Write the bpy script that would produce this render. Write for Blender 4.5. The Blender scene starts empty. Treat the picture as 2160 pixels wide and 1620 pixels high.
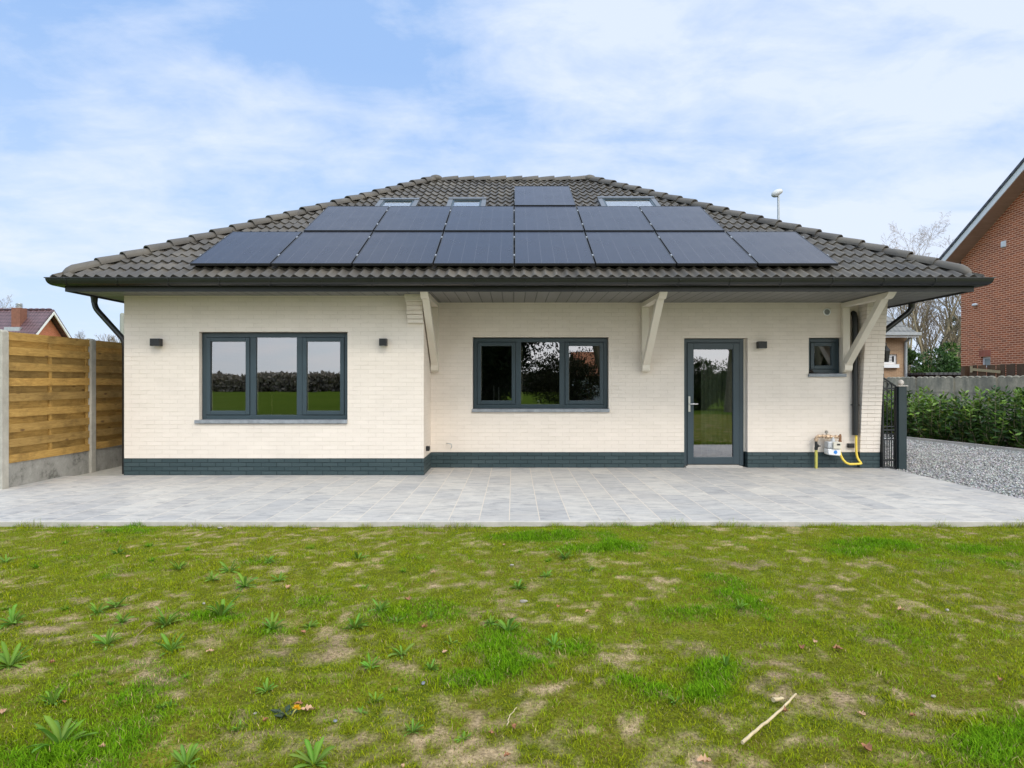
import bpy, math, random
import numpy as np
from mathutils import Vector, Matrix
R = math.radians
random.seed(7)
rng = np.random.default_rng(11)
scene = bpy.context.scene
COL = scene.collection

# ------------------------------------------------------------------ camera figures (metres): eye 1.36 m, level, looking +Y
F, XC, YC, EYE = 1400.0, 1083.0, 805.0, 1.36
def at(x, y, D):            # a point of the photograph at a known distance -> world
    return Vector(((x - XC) * D / F, D, EYE + (YC - y) * D / F))
LAWN_Z = -0.045
def on_lawn(x, y, z=LAWN_Z):
    D = (EYE - z) * F / (y - YC)
    return Vector(((x - XC) * D / F, D, z))

# ------------------------------------------------------------------ materials
def new_mat(name):
    m = bpy.data.materials.new(name); m.use_nodes = True
    nt = m.node_tree
    b = nt.nodes['Principled BSDF']
    return m, nt, b
def N(nt, typ, **kw):
    n = nt.nodes.new(typ)
    for k, v in kw.items():
        if k.startswith('i_'):
            n.inputs[k[2:].replace('_', ' ')].default_value = v
        else:
            setattr(n, k, v)
    return n
def rgba(c): return (c[0], c[1], c[2], 1.0)
def mixc(nt, fac, a, b, mode='MIX'):
    n = nt.nodes.new('ShaderNodeMix'); n.data_type = 'RGBA'; n.blend_type = mode
    for sock, v in ((0, fac), (6, a), (7, b)):
        if hasattr(v, 'is_linked') or hasattr(v, 'links'):
            nt.links.new(v, n.inputs[sock])
        elif sock == 0: n.inputs[0].default_value = v
        else: n.inputs[sock].default_value = rgba(v)
    return n.outputs[2]
def math_n(nt, op, a, b=None, c=None, clamp=False):
    n = nt.nodes.new('ShaderNodeMath'); n.operation = op; n.use_clamp = clamp
    for i, v in enumerate((a, b, c)):
        if v is None: continue
        if hasattr(v, 'links'): nt.links.new(v, n.inputs[i])
        else: n.inputs[i].default_value = v
    return n.outputs[0]
def ramp(nt, fac, stops):
    n = nt.nodes.new('ShaderNodeValToRGB')
    el = n.color_ramp.elements
    while len(el) < len(stops): el.new(0.5)
    for e, (p, c) in zip(el, stops):
        e.position = p; e.color = rgba(c) if len(c) == 3 else c
    nt.links.new(fac, n.inputs[0])
    return n.outputs[0]
def noise(nt, vec, scale, detail=4, rough=0.6, dist=0.0):
    n = N(nt, 'ShaderNodeTexNoise'); n.inputs['Scale'].default_value = scale
    n.inputs['Detail'].default_value = detail; n.inputs['Roughness'].default_value = rough
    n.inputs['Distortion'].default_value = dist
    if vec is not None: nt.links.new(vec, n.inputs['Vector'])
    return n.outputs['Fac']
def mapping(nt, vec, scale=(1, 1, 1), loc=(0, 0, 0)):
    n = N(nt, 'ShaderNodeMapping'); n.inputs['Scale'].default_value = scale; n.inputs['Location'].default_value = loc
    nt.links.new(vec, n.inputs['Vector']); return n.outputs[0]
def objco(nt): return N(nt, 'ShaderNodeTexCoord').outputs['Object']
def bump(nt, b, h, strength=0.5, dist=0.01):
    n = N(nt, 'ShaderNodeBump'); n.inputs['Strength'].default_value = strength; n.inputs['Distance'].default_value = dist
    nt.links.new(h, n.inputs['Height']); nt.links.new(n.outputs[0], b.inputs['Normal'])

def plain(name, col, rough=0.5, var=0.12, scale=6.0, metal=0.0, bmp=0.0, bscale=60, stretch=(1, 1, 1), spec=0.5, island=0.0):
    m, nt, b = new_mat(name)
    co = mapping(nt, objco(nt), stretch)
    f = noise(nt, co, scale, 6)
    lo = [c * (1 - var) for c in col]; hi = [min(1, c * (1 + var)) for c in col]
    out = ramp(nt, f, [(0.3, lo), (0.7, hi)])
    if island:
        g = N(nt, 'ShaderNodeNewGeometry').outputs['Random Per Island']
        v = ramp(nt, g, [(0, (1 - island,) * 3), (1, (1 + island,) * 3)])
        out = mixc(nt, 1.0, out, v, 'MULTIPLY')
    nt.links.new(out, b.inputs['Base Color'])
    b.inputs['Roughness'].default_value = rough; b.inputs['Metallic'].default_value = metal
    b.inputs['Specular IOR Level'].default_value = spec
    if bmp: bump(nt, b, noise(nt, co, bscale, 5), bmp, 0.004)
    return m

def wall_uv(nt, wob=0.0):
    """(along the wall, height) for walls facing X or Y, from object coordinates"""
    co = objco(nt)
    s = N(nt, 'ShaderNodeSeparateXYZ'); nt.links.new(co, s.inputs[0])
    g = N(nt, 'ShaderNodeNewGeometry')
    sn = N(nt, 'ShaderNodeSeparateXYZ'); nt.links.new(g.outputs['True Normal'], sn.inputs[0])
    side = math_n(nt, 'GREATER_THAN', math_n(nt, 'ABSOLUTE', sn.outputs[0]), 0.7)
    u = math_n(nt, 'ADD', math_n(nt, 'MULTIPLY', s.outputs[1], side),
               math_n(nt, 'MULTIPLY', s.outputs[0], math_n(nt, 'SUBTRACT', 1.0, side)))
    v = s.outputs[2]
    if wob:
        f = noise(nt, co, 9.0, 3)
        v = math_n(nt, 'ADD', v, math_n(nt, 'MULTIPLY', math_n(nt, 'SUBTRACT', f, 0.5), wob))
        f2 = noise(nt, mapping(nt, co, (1, 1, 1), (7, 3, 2)), 14.0, 2)
        u = math_n(nt, 'ADD', u, math_n(nt, 'MULTIPLY', math_n(nt, 'SUBTRACT', f2, 0.5), wob * 1.5))
    c = N(nt, 'ShaderNodeCombineXYZ'); nt.links.new(u, c.inputs[0]); nt.links.new(v, c.inputs[1])
    return co, c.outputs[0]
def brick_mat(name, c1, c2, mortar, bw, bh, ms, bmp=0.6, wob=0.0, rough=0.8, dirt=None, dist=0.006, smooth=0.3):
    m, nt, b = new_mat(name)
    co, uv = wall_uv(nt, wob)
    t = N(nt, 'ShaderNodeTexBrick'); t.offset = 0.5
    t.inputs['Color1'].default_value = rgba(c1); t.inputs['Color2'].default_value = rgba(c2)
    t.inputs['Mortar'].default_value = rgba(mortar); t.inputs['Scale'].default_value = 1.0
    t.inputs['Mortar Size'].default_value = ms; t.inputs['Mortar Smooth'].default_value = smooth
    t.inputs['Bias'].default_value = 0.0; t.inputs['Brick Width'].default_value = bw; t.inputs['Row Height'].default_value = bh
    nt.links.new(uv, t.inputs['Vector'])
    col = t.outputs['Color']
    f = noise(nt, co, 3.0, 6)
    col = mixc(nt, 1.0, col, ramp(nt, f, [(0.3, (0.97, 0.97, 0.97)), (0.7, (1.03, 1.03, 1.03))]), 'MULTIPLY')
    if dirt:
        f3 = noise(nt, co, 38.0, 3)
        col = mixc(nt, ramp(nt, f3, [(0.735, (0, 0, 0)), (0.77, (0.8, 0.8, 0.8))]), col, dirt)
    nt.links.new(col, b.inputs['Base Color'])
    b.inputs['Roughness'].default_value = rough; b.inputs['Specular IOR Level'].default_value = 0.2
    h = math_n(nt, 'SUBTRACT', 1.0, t.outputs['Fac'])
    # some joints are filled with paint, others stay open
    fill = noise(nt, mapping(nt, co, (1, 1, 2.5)), 4.5, 3)
    fillr = ramp(nt, fill, [(0.42, (0.10, 0.10, 0.10)), (0.66, (1, 1, 1))])
    hm = math_n(nt, 'SUBTRACT', 1.0, math_n(nt, 'MULTIPLY', t.outputs['Fac'], fillr))
    h = math_n(nt, 'ADD', hm, math_n(nt, 'MULTIPLY', noise(nt, co, 45.0, 4), 0.35))
    h = math_n(nt, 'ADD', h, math_n(nt, 'MULTIPLY', noise(nt, mapping(nt, co, (4.5, 4.5, 16)), 1.0, 1), 0.45))
    bump(nt, b, h, bmp, dist)
    return m

M = {}
M['white_brick'] = brick_mat('painted_white_brick', (0.715, 0.638, 0.553), (0.745, 0.665, 0.58), (0.67, 0.595, 0.51), 0.222, 0.0615, 0.0032, 0.7, 0.006, 0.6, None, 0.005, 0.15)
M['pier_brick'] = brick_mat('painted_pier_brick', (0.715, 0.638, 0.553), (0.745, 0.665, 0.58), (0.56, 0.485, 0.40), 0.222, 0.0615, 0.0035, 0.8, 0.004, 0.6, None, 0.006)
M['plinth'] = brick_mat('painted_plinth_brick', (0.036, 0.058, 0.062), (0.050, 0.074, 0.078), (0.022, 0.036, 0.040), 0.222, 0.0615, 0.006, 1.0, 0.004, 0.5, (0.22, 0.25, 0.25), 0.010)
M['red_brick'] = brick_mat('red_brick', (0.48, 0.130, 0.052), (0.28, 0.074, 0.034), (0.72, 0.42, 0.27), 0.21, 0.0622, 0.010, 0.3, 0.002, 0.85, None, 0.004, 0.1)
M['far_red_brick'] = brick_mat('orange_red_brick', (0.62, 0.17, 0.085), (0.50, 0.13, 0.06), (0.6, 0.34, 0.24), 0.21, 0.0622, 0.009, 0.3, 0.0, 0.85)
M['tan_brick'] = brick_mat('tan_brick', (0.42, 0.27, 0.16), (0.34, 0.21, 0.12), (0.46, 0.33, 0.22), 0.21, 0.0622, 0.009, 0.3, 0.0, 0.85)
M['white_trim'] = plain('painted_white_wood', (0.70, 0.64, 0.54), 0.5, 0.03, 4, bmp=0.1)
M['frame'] = plain('anthracite_frame', (0.030, 0.050, 0.062), 0.38, 0.08, 3)
M['fascia'] = plain('black_board', (0.012, 0.013, 0.013), 0.45, 0.2, 3)
M['gutter'] = plain('black_zinc', (0.010, 0.011, 0.011), 0.33, 0.35, 2.0, spec=0.6)
M['lamp'] = plain('black_lamp', (0.010, 0.010, 0.011), 0.45, 0.1)
M['tile'] = plain('roof_tile', (0.092, 0.082, 0.068), 0.5, 0.28, 3.0, bmp=0.15, bscale=90, spec=0.32)
M['sill'] = plain('blue_stone_sill', (0.24, 0.26, 0.28), 0.6, 0.25, 14, bmp=0.2)
M['concrete'] = plain('concrete_post', (0.40, 0.38, 0.33), 0.9, 0.16, 9, bmp=0.3, bscale=120)
M['zinc_frame'] = plain('grey_skylight_frame', (0.11, 0.12, 0.135), 0.4, 0.08, 4)
M['blind'] = plain('white_blind', (0.78, 0.80, 0.80), 0.7, 0.03, 3)
M['chrome'] = plain('brushed_steel', (0.62, 0.62, 0.62), 0.28, 0.05, 20, metal=0.9)
M['clamp'] = plain('silver_clamp', (0.55, 0.56, 0.57), 0.4, 0.05, 20, metal=0.7)
M['brass'] = plain('dusty_brass_pipe', (0.50, 0.36, 0.24), 0.5, 0.3, 30, metal=0.3)
M['rust'] = plain('brown_fitting', (0.22, 0.10, 0.04), 0.6, 0.3, 30)
M['yellow'] = plain('yellow_gas_hose', (0.80, 0.58, 0.07), 0.45, 0.06, 10)
M['olive_yellow'] = plain('weathered_yellow_pipe', (0.47, 0.43, 0.09), 0.55, 0.22, 25)
M['meter_cream'] = plain('cream_meter', (0.62, 0.58, 0.48), 0.5, 0.08, 10)
M['meter_grey'] = plain('grey_meter_shell', (0.52, 0.53, 0.53), 0.45, 0.08, 10)
M['blue'] = plain('blue_sticker', (0.03, 0.22, 0.62), 0.5, 0.05, 10)
M['dark'] = plain('dark_display', (0.015, 0.015, 0.015), 0.4, 0.1)
M['iron'] = plain('black_iron', (0.013, 0.015, 0.016), 0.45, 0.15, 10)
M['gate_green'] = plain('dark_green_post', (0.016, 0.030, 0.034), 0.42, 0.12, 6)
M['cap_stone'] = plain('pale_post_cap', (0.55, 0.50, 0.45), 0.6, 0.15, 20)
M['room'] = plain('room_wall', (0.20, 0.19, 0.18), 0.9, 0.05)
M['room_floor'] = plain('room_floor', (0.10, 0.085, 0.07), 0.6, 0.1)
M['white'] = plain('white_plastic', (0.78, 0.78, 0.77), 0.5, 0.04)
M['grille'] = plain('grey_grille', (0.30, 0.31, 0.31), 0.6, 0.1)
M['bark'] = plain('tree_bark', (0.25, 0.205, 0.125), 0.9, 0.35, 7, bmp=0.3)
M['twig'] = plain('bare_twigs', (0.17, 0.13, 0.085), 0.9, 0.25, 2)
M['twig_pale'] = plain('pale_brown_twigs', (0.24, 0.16, 0.095), 0.9, 0.25, 2)
M['galv'] = plain('galvanised_steel', (0.38, 0.40, 0.41), 0.45, 0.12, 8, metal=0.4)
M['dead_leaf'] = plain('dead_leaf', (0.33, 0.15, 0.07), 0.8, 0.35, 25)
M['dead_leaf_pale'] = plain('pale_dead_leaf', (0.46, 0.28, 0.16), 0.8, 0.3, 25)
M['stick'] = plain('dry_cane', (0.52, 0.42, 0.25), 0.7, 0.2, 18, stretch=(1, 1, 1), bmp=0.2)
M['stone'] = plain('pale_stone', (0.30, 0.275, 0.235), 0.85, 0.25, 30, bmp=0.3)
M['slate'] = plain('grey_slate', (0.16, 0.17, 0.19), 0.7, 0.25, 30, bmp=0.3)
M['dandelion'] = plain('dandelion_yellow', (0.85, 0.48, 0.01), 0.7, 0.12, 40)
M['rag'] = plain('dark_rag', (0.03, 0.025, 0.022), 0.9, 0.3, 20)
M['ceramic'] = plain('beige_vase', (0.40, 0.37, 0.31), 0.5, 0.1, 8)
M['curtain'] = plain('green_curtain', (0.20, 0.24, 0.16), 0.9, 0.12, 4, stretch=(6, 1, 0.5))
M['terracotta'] = plain('terracotta_roof', (0.55, 0.20, 0.075), 0.8, 0.3, 3)
M['render_white'] = plain('white_render', (0.62, 0.62, 0.58), 0.8, 0.08, 2)
M['purple_tile'] = None
M['window_dark'] = plain('dark_window_pane', (0.02, 0.024, 0.028), 0.08, 0.1)
M['shed'] = plain('dark_brown_shed', (0.055, 0.030, 0.024), 0.7, 0.2, 5)

def house_tile():
    m, nt, b = new_mat('roof_tile'); co = objco(nt); sx = N(nt, 'ShaderNodeSeparateXYZ'); nt.links.new(co, sx.inputs[0])
    cc = N(nt, 'ShaderNodeCombineXYZ')
    nt.links.new(math_n(nt, 'FLOOR', math_n(nt, 'DIVIDE', sx.outputs[0], 0.295)), cc.inputs[0]); nt.links.new(math_n(nt, 'FLOOR', math_n(nt, 'DIVIDE', math_n(nt, 'ADD', sx.outputs[2], -2.755 + 0.003), 0.1443)), cc.inputs[1]); nt.links.new(math_n(nt, 'FLOOR', math_n(nt, 'DIVIDE', sx.outputs[1], 0.9)), cc.inputs[2])
    wn = N(nt, 'ShaderNodeTexWhiteNoise'); wn.noise_dimensions = '2D'; nt.links.new(cc.outputs[0], wn.inputs['Vector'])
    f = noise(nt, co, 2.2, 6); col = ramp(nt, f, [(0.3, (0.078, 0.070, 0.060)), (0.7, (0.112, 0.100, 0.083))])
    col = mixc(nt, 1.0, col, ramp(nt, wn.outputs['Value'], [(0, (0.80, 0.80, 0.82)), (1, (1.2, 1.18, 1.14))]), 'MULTIPLY')
    lf = noise(nt, co, 34, 4, 0.7); col = mixc(nt, ramp(nt, lf, [(0.68, (0, 0, 0)), (0.74, (0.55,) * 3)]), col, (0.24, 0.235, 0.19))
    st = noise(nt, mapping(nt, co, (9, 0.9, 0.9)), 1.6, 4, 0.7); col = mixc(nt, ramp(nt, st, [(0.55, (0, 0, 0)), (0.75, (0.45,) * 3)]), col, (0.05, 0.046, 0.038))
    nt.links.new(col, b.inputs['Base Color']); b.inputs['Roughness'].default_value = 0.52; b.inputs['Specular IOR Level'].default_value = 0.32
    bump(nt, b, noise(nt, co, 90, 5), 0.15, 0.004); return m
M['tile'] = house_tile()
def roof_rows_mat(name, c1, c2, row=0.30, rough=0.5):
    """far roofs: the courses of tiles as bands up the slope"""
    m, nt, b = new_mat(name)
    co = objco(nt); s = N(nt, 'ShaderNodeSeparateXYZ'); nt.links.new(co, s.inputs[0])
    fr = math_n(nt, 'FRACT', math_n(nt, 'DIVIDE', s.outputs[2], row))
    g = N(nt, 'ShaderNodeNewGeometry'); sn = N(nt, 'ShaderNodeSeparateXYZ'); nt.links.new(g.outputs['True Normal'], sn.inputs[0])
    side = math_n(nt, 'GREATER_THAN', math_n(nt, 'ABSOLUTE', sn.outputs[0]), 0.4)
    u = math_n(nt, 'ADD', math_n(nt, 'MULTIPLY', s.outputs[1], side), math_n(nt, 'MULTIPLY', s.outputs[0], math_n(nt, 'SUBTRACT', 1.0, side)))
    wv = math_n(nt, 'SINE', math_n(nt, 'MULTIPLY', u, 2 * math.pi / 0.2))
    f = noise(nt, co, 2.2, 5)
    col = ramp(nt, f, [(0.3, c1), (0.7, c2)])
    col = mixc(nt, ramp(nt, fr, [(0.0, (1, 1, 1)), (0.10, (1, 1, 1)), (0.16, (0, 0, 0))]), col, [c * 0.35 for c in c1])
    nt.links.new(col, b.inputs['Base Color']); b.inputs['Roughness'].default_value = rough
    h = math_n(nt, 'ADD', math_n(nt, 'SUBTRACT', 1.0, fr), math_n(nt, 'MULTIPLY', wv, 0.4))
    bump(nt, b, h, 0.8, 0.03)
    return m
M['purple_tile'] = roof_rows_mat('plum_roof_tile', (0.085, 0.046, 0.052), (0.135, 0.078, 0.084), 0.24, 0.38)
M['grey_tile'] = roof_rows_mat('grey_roof_tile', (0.12, 0.12, 0.11), (0.17, 0.165, 0.15), 0.24, 0.5)
M['dark_tile'] = roof_rows_mat('dark_roof_tile', (0.035, 0.036, 0.04), (0.06, 0.06, 0.065), 0.24, 0.45)

def glass_mat(name, refl, tint):
    m = bpy.data.materials.new(name); m.use_nodes = True; nt = m.node_tree; nt.nodes.clear()
    o = N(nt, 'ShaderNodeOutputMaterial'); g = N(nt, 'ShaderNodeBsdfGlossy'); t = N(nt, 'ShaderNodeBsdfTransparent'); mx = N(nt, 'ShaderNodeMixShader')
    g.inputs['Roughness'].default_value = 0.0; g.inputs['Color'].default_value = (0.93, 0.94, 1.0, 1)
    t.inputs['Color'].default_value = rgba(tint)
    lw = N(nt, 'ShaderNodeLayerWeight'); lw.inputs['Blend'].default_value = 0.25
    f = math_n(nt, 'ADD', refl, math_n(nt, 'MULTIPLY', lw.outputs['Fresnel'], 0.5), clamp=True)
    co = objco(nt); nb = N(nt, 'ShaderNodeBump'); nb.inputs['Strength'].default_value = 0.02; nb.inputs['Distance'].default_value = 0.01
    nt.links.new(noise(nt, co, 2.0, 1), nb.inputs['Height']); nt.links.new(nb.outputs[0], g.inputs['Normal'])
    nt.links.new(f, mx.inputs[0]); nt.links.new(t.outputs[0], mx.inputs[1]); nt.links.new(g.outputs[0], mx.inputs[2]); nt.links.new(mx.outputs[0], o.inputs[0])
    return m
M['glass'] = glass_mat('coated_window_glass', 0.25, (0.55, 0.57, 0.55))
M['sky_glass'] = glass_mat('skylight_glass', 0.12, (0.8, 0.82, 0.82))

def panel_mat():
    m, nt, b = new_mat('solar_cells')
    co = objco(nt); s = N(nt, 'ShaderNodeSeparateXYZ'); nt.links.new(co, s.inputs[0])
    def lines(v, pitch, w):
        fr = math_n(nt, 'FRACT', math_n(nt, 'DIVIDE', v, pitch))
        return math_n(nt, 'LESS_THAN', fr, w)
    l1 = lines(s.outputs[0], 0.182, 0.022); l2 = lines(s.outputs[1], 0.091, 0.012); l3 = lines(s.outputs[0], 0.0182, 0.05)
    f = math_n(nt, 'MAXIMUM', math_n(nt, 'MULTIPLY', l1, 0.42), math_n(nt, 'MAXIMUM', math_n(nt, 'MULTIPLY', l2, 0.22), math_n(nt, 'MULTIPLY', l3, 0.12)))
    g = N(nt, 'ShaderNodeObjectInfo').outputs['Random']
    base = ramp(nt, math_n(nt, 'ADD', math_n(nt, 'MULTIPLY', g, 0.4), math_n(nt, 'MULTIPLY', noise(nt, co, 0.9, 3), 0.6)), [(0.2, (0.010, 0.014, 0.028)), (0.8, (0.020, 0.022, 0.036))])
    col = mixc(nt, f, base, (0.16, 0.16, 0.17))
    nt.links.new(col, b.inputs['Base Color'])
    r = ramp(nt, noise(nt, co, 2.5, 5), [(0.3, (0.20,) * 3), (0.75, (0.30,) * 3)])
    nt.links.new(r, b.inputs['Roughness']); b.inputs['Specular IOR Level'].default_value = 0.40
    return m
M['panel'] = panel_mat()
M['panel_frame'] = plain('panel_black_frame', (0.02, 0.02, 0.022), 0.35, 0.05)

def soffit_mat():
    m, nt, b = new_mat('grey_soffit_boards')
    co = objco(nt); s = N(nt, 'ShaderNodeSeparateXYZ'); nt.links.new(co, s.inputs[0])
    return m
def wood_mat(name, c_lo, c_hi, axis=1, knots=True, grime=0.5):
    m, nt, b = new_mat(name)
    sc = [7.0, 7.0, 7.0]; sc[axis] = 0.7
    co = objco(nt); g = N(nt, 'ShaderNodeNewGeometry').outputs['Random Per Island']
    off = N(nt, 'ShaderNodeVectorMath'); off.operation = 'ADD'
    cx = N(nt, 'ShaderNodeCombineXYZ')
    for i in range(3): nt.links.new(math_n(nt, 'MULTIPLY', g, 37.0 + i * 13), cx.inputs[i])
    nt.links.new(co, off.inputs[0]); nt.links.new(cx.outputs[0], off.inputs[1])
    gr = noise(nt, mapping(nt, off.outputs[0], sc), 6.0, 6, 0.65, 1.2)
    col = ramp(nt, gr, [(0.25, c_lo), (0.75, c_hi)])
    col = mixc(nt, 1.0, col, ramp(nt, g, [(0, (0.72, 0.74, 0.78)), (0.5, (1.0, 0.98, 0.9)), (1, (1.22, 1.15, 1.0))]), 'MULTIPLY')
    gm = noise(nt, mapping(nt, off.outputs[0], [1.2 if i != axis else 0.9 for i in range(3)]), 2.4, 5, 0.7)
    col = mixc(nt, ramp(nt, gm, [(0.5, (0, 0, 0)), (0.68, (grime,) * 3)]), col, [c * 0.28 for c in c_lo])
    if knots:
        v = N(nt, 'ShaderNodeTexVoronoi'); v.inputs['Scale'].default_value = 1.0
        ks = [6.0, 6.0, 6.0]; ks[axis] = 2.2
        nt.links.new(mapping(nt, off.outputs[0], ks), v.inputs['Vector'])
        col = mixc(nt, ramp(nt, v.outputs['Distance'], [(0.05, (0.85,) * 3), (0.13, (0, 0, 0))]), col, (0.10, 0.045, 0.015))
    nt.links.new(col, b.inputs['Base Color']); b.inputs['Roughness'].default_value = 0.75
    bump(nt, b, gr, 0.25, 0.004)
    return m
M['fence_wood'] = wood_mat('impregnated_pine', (0.30, 0.165, 0.038), (0.60, 0.385, 0.12))
M['old_wood'] = wood_mat('weathered_brown_boards', (0.085, 0.045, 0.022), (0.16, 0.09, 0.045), 2, True, 0.5)

def soffit(name, axis):
    m, nt, b = new_mat(name)
    co = objco(nt); s = N(nt, 'ShaderNodeSeparateXYZ'); nt.links.new(co, s.inputs[0])
    fr = math_n(nt, 'FRACT', math_n(nt, 'DIVIDE', s.outputs[axis], 0.165))
    ln = math_n(nt, 'LESS_THAN', fr, 0.07)
    cell = math_n(nt, 'FLOOR', math_n(nt, 'DIVIDE', s.outputs[axis], 0.165))
    wn = N(nt, 'ShaderNodeTexWhiteNoise'); wn.noise_dimensions = '1D'; nt.links.new(cell, wn.inputs['W'])
    col = ramp(nt, wn.outputs['Value'], [(0, (0.15, 0.148, 0.138)), (1, (0.175, 0.172, 0.16))])
    col = mixc(nt, ln, col, (0.03, 0.03, 0.028))
    nt.links.new(col, b.inputs['Base Color']); b.inputs['Roughness'].default_value = 0.5
    bump(nt, b, math_n(nt, 'SUBTRACT', 1.0, ln), 0.6, 0.006)
    return m
M['soffit_x'] = soffit('soffit_boards_front', 0)
M['soffit_y'] = soffit('soffit_boards_side', 1)

def patio_mat():
    m, nt, b = new_mat('grey_stone_paving')
    co = objco(nt); s = N(nt, 'ShaderNodeSeparateXYZ'); nt.links.new(co, s.inputs[0])
    c = N(nt, 'ShaderNodeCombineXYZ')
    nt.links.new(math_n(nt, 'ADD', s.outputs[1], 0.12), c.inputs[0]); nt.links.new(math_n(nt, 'ADD', s.outputs[0], 30 * 0.2985 + 0.04), c.inputs[1])
    t = N(nt, 'ShaderNodeTexBrick'); t.offset = 0.5
    t.inputs['Scale'].default_value = 1; t.inputs['Brick Width'].default_value = 0.60; t.inputs['Row Height'].default_value = 0.2985
    t.inputs['Mortar Size'].default_value = 0.0052; t.inputs['Mortar Smooth'].default_value = 0.1; t.inputs['Bias'].default_value = 0.0
    t.inputs['Color1'].default_value = rgba((0.0, 0, 0)); t.inputs['Color2'].default_value = rgba((1, 1, 1)); t.inputs['Mortar'].default_value = rgba((0.5, 0.5, 0.5))
    nt.links.new(c.outputs[0], t.inputs['Vector'])
    tone = t.outputs['Color']
    v = N(nt, 'ShaderNodeCombineXYZ')
    ts = N(nt, 'ShaderNodeSeparateColor'); nt.links.new(tone, ts.inputs[0])
    for i in range(3): nt.links.new(math_n(nt, 'MULTIPLY', ts.outputs[0], 19.0 + 7 * i), v.inputs[i])
    a = N(nt, 'ShaderNodeVectorMath'); a.operation = 'ADD'; nt.links.new(co, a.inputs[0]); nt.links.new(v.outputs[0], a.inputs[1])
    n1 = noise(nt, mapping(nt, a.outputs[0], (1.2, 3.2, 1)), 2.6, 8, 0.68, 1.0)
    col = ramp(nt, n1, [(0.34, (0.28, 0.277, 0.275)), (0.5, (0.45, 0.432, 0.405)), (0.66, (0.53, 0.505, 0.46))])
    n2 = noise(nt, mapping(nt, a.outputs[0], (1.5, 4, 1)), 9.0, 6, 0.7)
    col = mixc(nt, ramp(nt, n2, [(0.55, (0, 0, 0)), (0.75, (0.6,) * 3)]), col, (0.55, 0.53, 0.50))
    col = mixc(nt, 1.0, col, ramp(nt, tone, [(0, (0.86, 0.87, 0.90)), (1, (1.10, 1.08, 1.05))]), 'MULTIPLY')
    n3 = noise(nt, co, 0.7, 4)
    col = mixc(nt, ramp(nt, n3, [(0.45, (0, 0, 0)), (0.7, (0.35,) * 3)]), col, (0.40, 0.36, 0.32))
    n4 = noise(nt, mapping(nt, a.outputs[0], (2.2, 7, 1)), 22.0, 4, 0.7)
    col = mixc(nt, 1.0, col, ramp(nt, n4, [(0.3, (0.86,) * 3), (0.7, (1.12,) * 3)]), 'MULTIPLY')
    col = mixc(nt, t.outputs['Fac'], col, (0.58, 0.51, 0.42))
    nt.links.new(col, b.inputs['Base Color']); b.inputs['Roughness'].default_value = 0.55
    h = math_n(nt, 'ADD', math_n(nt, 'SUBTRACT', 1.0, t.outputs['Fac']), math_n(nt, 'MULTIPLY', n2, 0.25))
    bump(nt, b, h, 0.35, 0.004)
    return m
M['patio'] = patio_mat()
M['edging'] = plain('pale_concrete_edging', (0.46, 0.43, 0.39), 0.85, 0.12, 12, bmp=0.3)

def stain_concrete():
    m, nt, b = new_mat('stained_concrete')
    co = objco(nt)
    n1 = noise(nt, mapping(nt, co, (1, 1, 0.8)), 2.2, 6, 0.7)
    n2 = noise(nt, co, 16, 6, 0.75)
    col = ramp(nt, n2, [(0.3, (0.27, 0.262, 0.235)), (0.7, (0.40, 0.39, 0.36))])
    dk = math_n(nt, 'MULTIPLY', ramp(nt, n1, [(0.46, (0, 0, 0)), (0.62, (1, 1, 1))]), ramp(nt, n2, [(0.42, (0, 0, 0)), (0.6, (1, 1, 1))]))
    col = mixc(nt, math_n(nt, 'MULTIPLY', dk, 0.8), col, (0.07, 0.07, 0.055))
    nt.links.new(col, b.inputs['Base Color']); b.inputs['Roughness'].default_value = 0.9
    bump(nt, b, n2, 0.3, 0.004)
    return m
M['stained'] = stain_concrete()
def old_wall():
    m, nt, b = new_mat('weathered_concrete_wall')
    co = objco(nt)
    n1 = noise(nt, mapping(nt, co, (1, 0.8, 0.6)), 2.2, 6, 0.7)
    n2 = noise(nt, co, 12, 6, 0.75)
    col = ramp(nt, n2, [(0.3, (0.46, 0.39, 0.275)), (0.7, (0.62, 0.535, 0.39))])
    col = mixc(nt, ramp(nt, n1, [(0.42, (0.75,) * 3), (0.62, (0, 0, 0))]), col, (0.20, 0.19, 0.15))
    nt.links.new(col, b.inputs['Base Color']); b.inputs['Roughness'].default_value = 0.95; b.inputs['Specular IOR Level'].default_value = 0.15
    bump(nt, b, n2, 0.35, 0.006)
    return m
M['old_concrete'] = old_wall()

def attr_mat(name, rough=0.6, trans=0.0, spec=0.3):
    m, nt, b = new_mat(name)
    a = N(nt, 'ShaderNodeAttribute'); a.attribute_name = 'tint'
    nt.links.new(a.outputs['Color'], b.inputs['Base Color'])
    b.inputs['Roughness'].default_value = rough; b.inputs['Specular IOR Level'].default_value = spec
    if trans:
        o = nt.nodes['Material Output']; tr = N(nt, 'ShaderNodeBsdfTranslucent'); mx = N(nt, 'ShaderNodeMixShader')
        mx.inputs[0].default_value = trans
        nt.links.new(a.outputs['Color'], tr.inputs['Color']); nt.links.new(b.outputs[0], mx.inputs[1]); nt.links.new(tr.outputs[0], mx.inputs[2]); nt.links.new(mx.outputs[0], o.inputs[0])
    return m
M['blades'] = attr_mat('grass_blades', 0.7, 0.25, 0.06)
M['leaves'] = attr_mat('glossy_leaves', 0.36, 0.15, 0.35)
M['far_leaves'] = attr_mat('far_foliage', 0.7, 0.1, 0.2)
M['gravel_stone'] = attr_mat('gravel_stones', 0.85, 0.0, 0.3)

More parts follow.
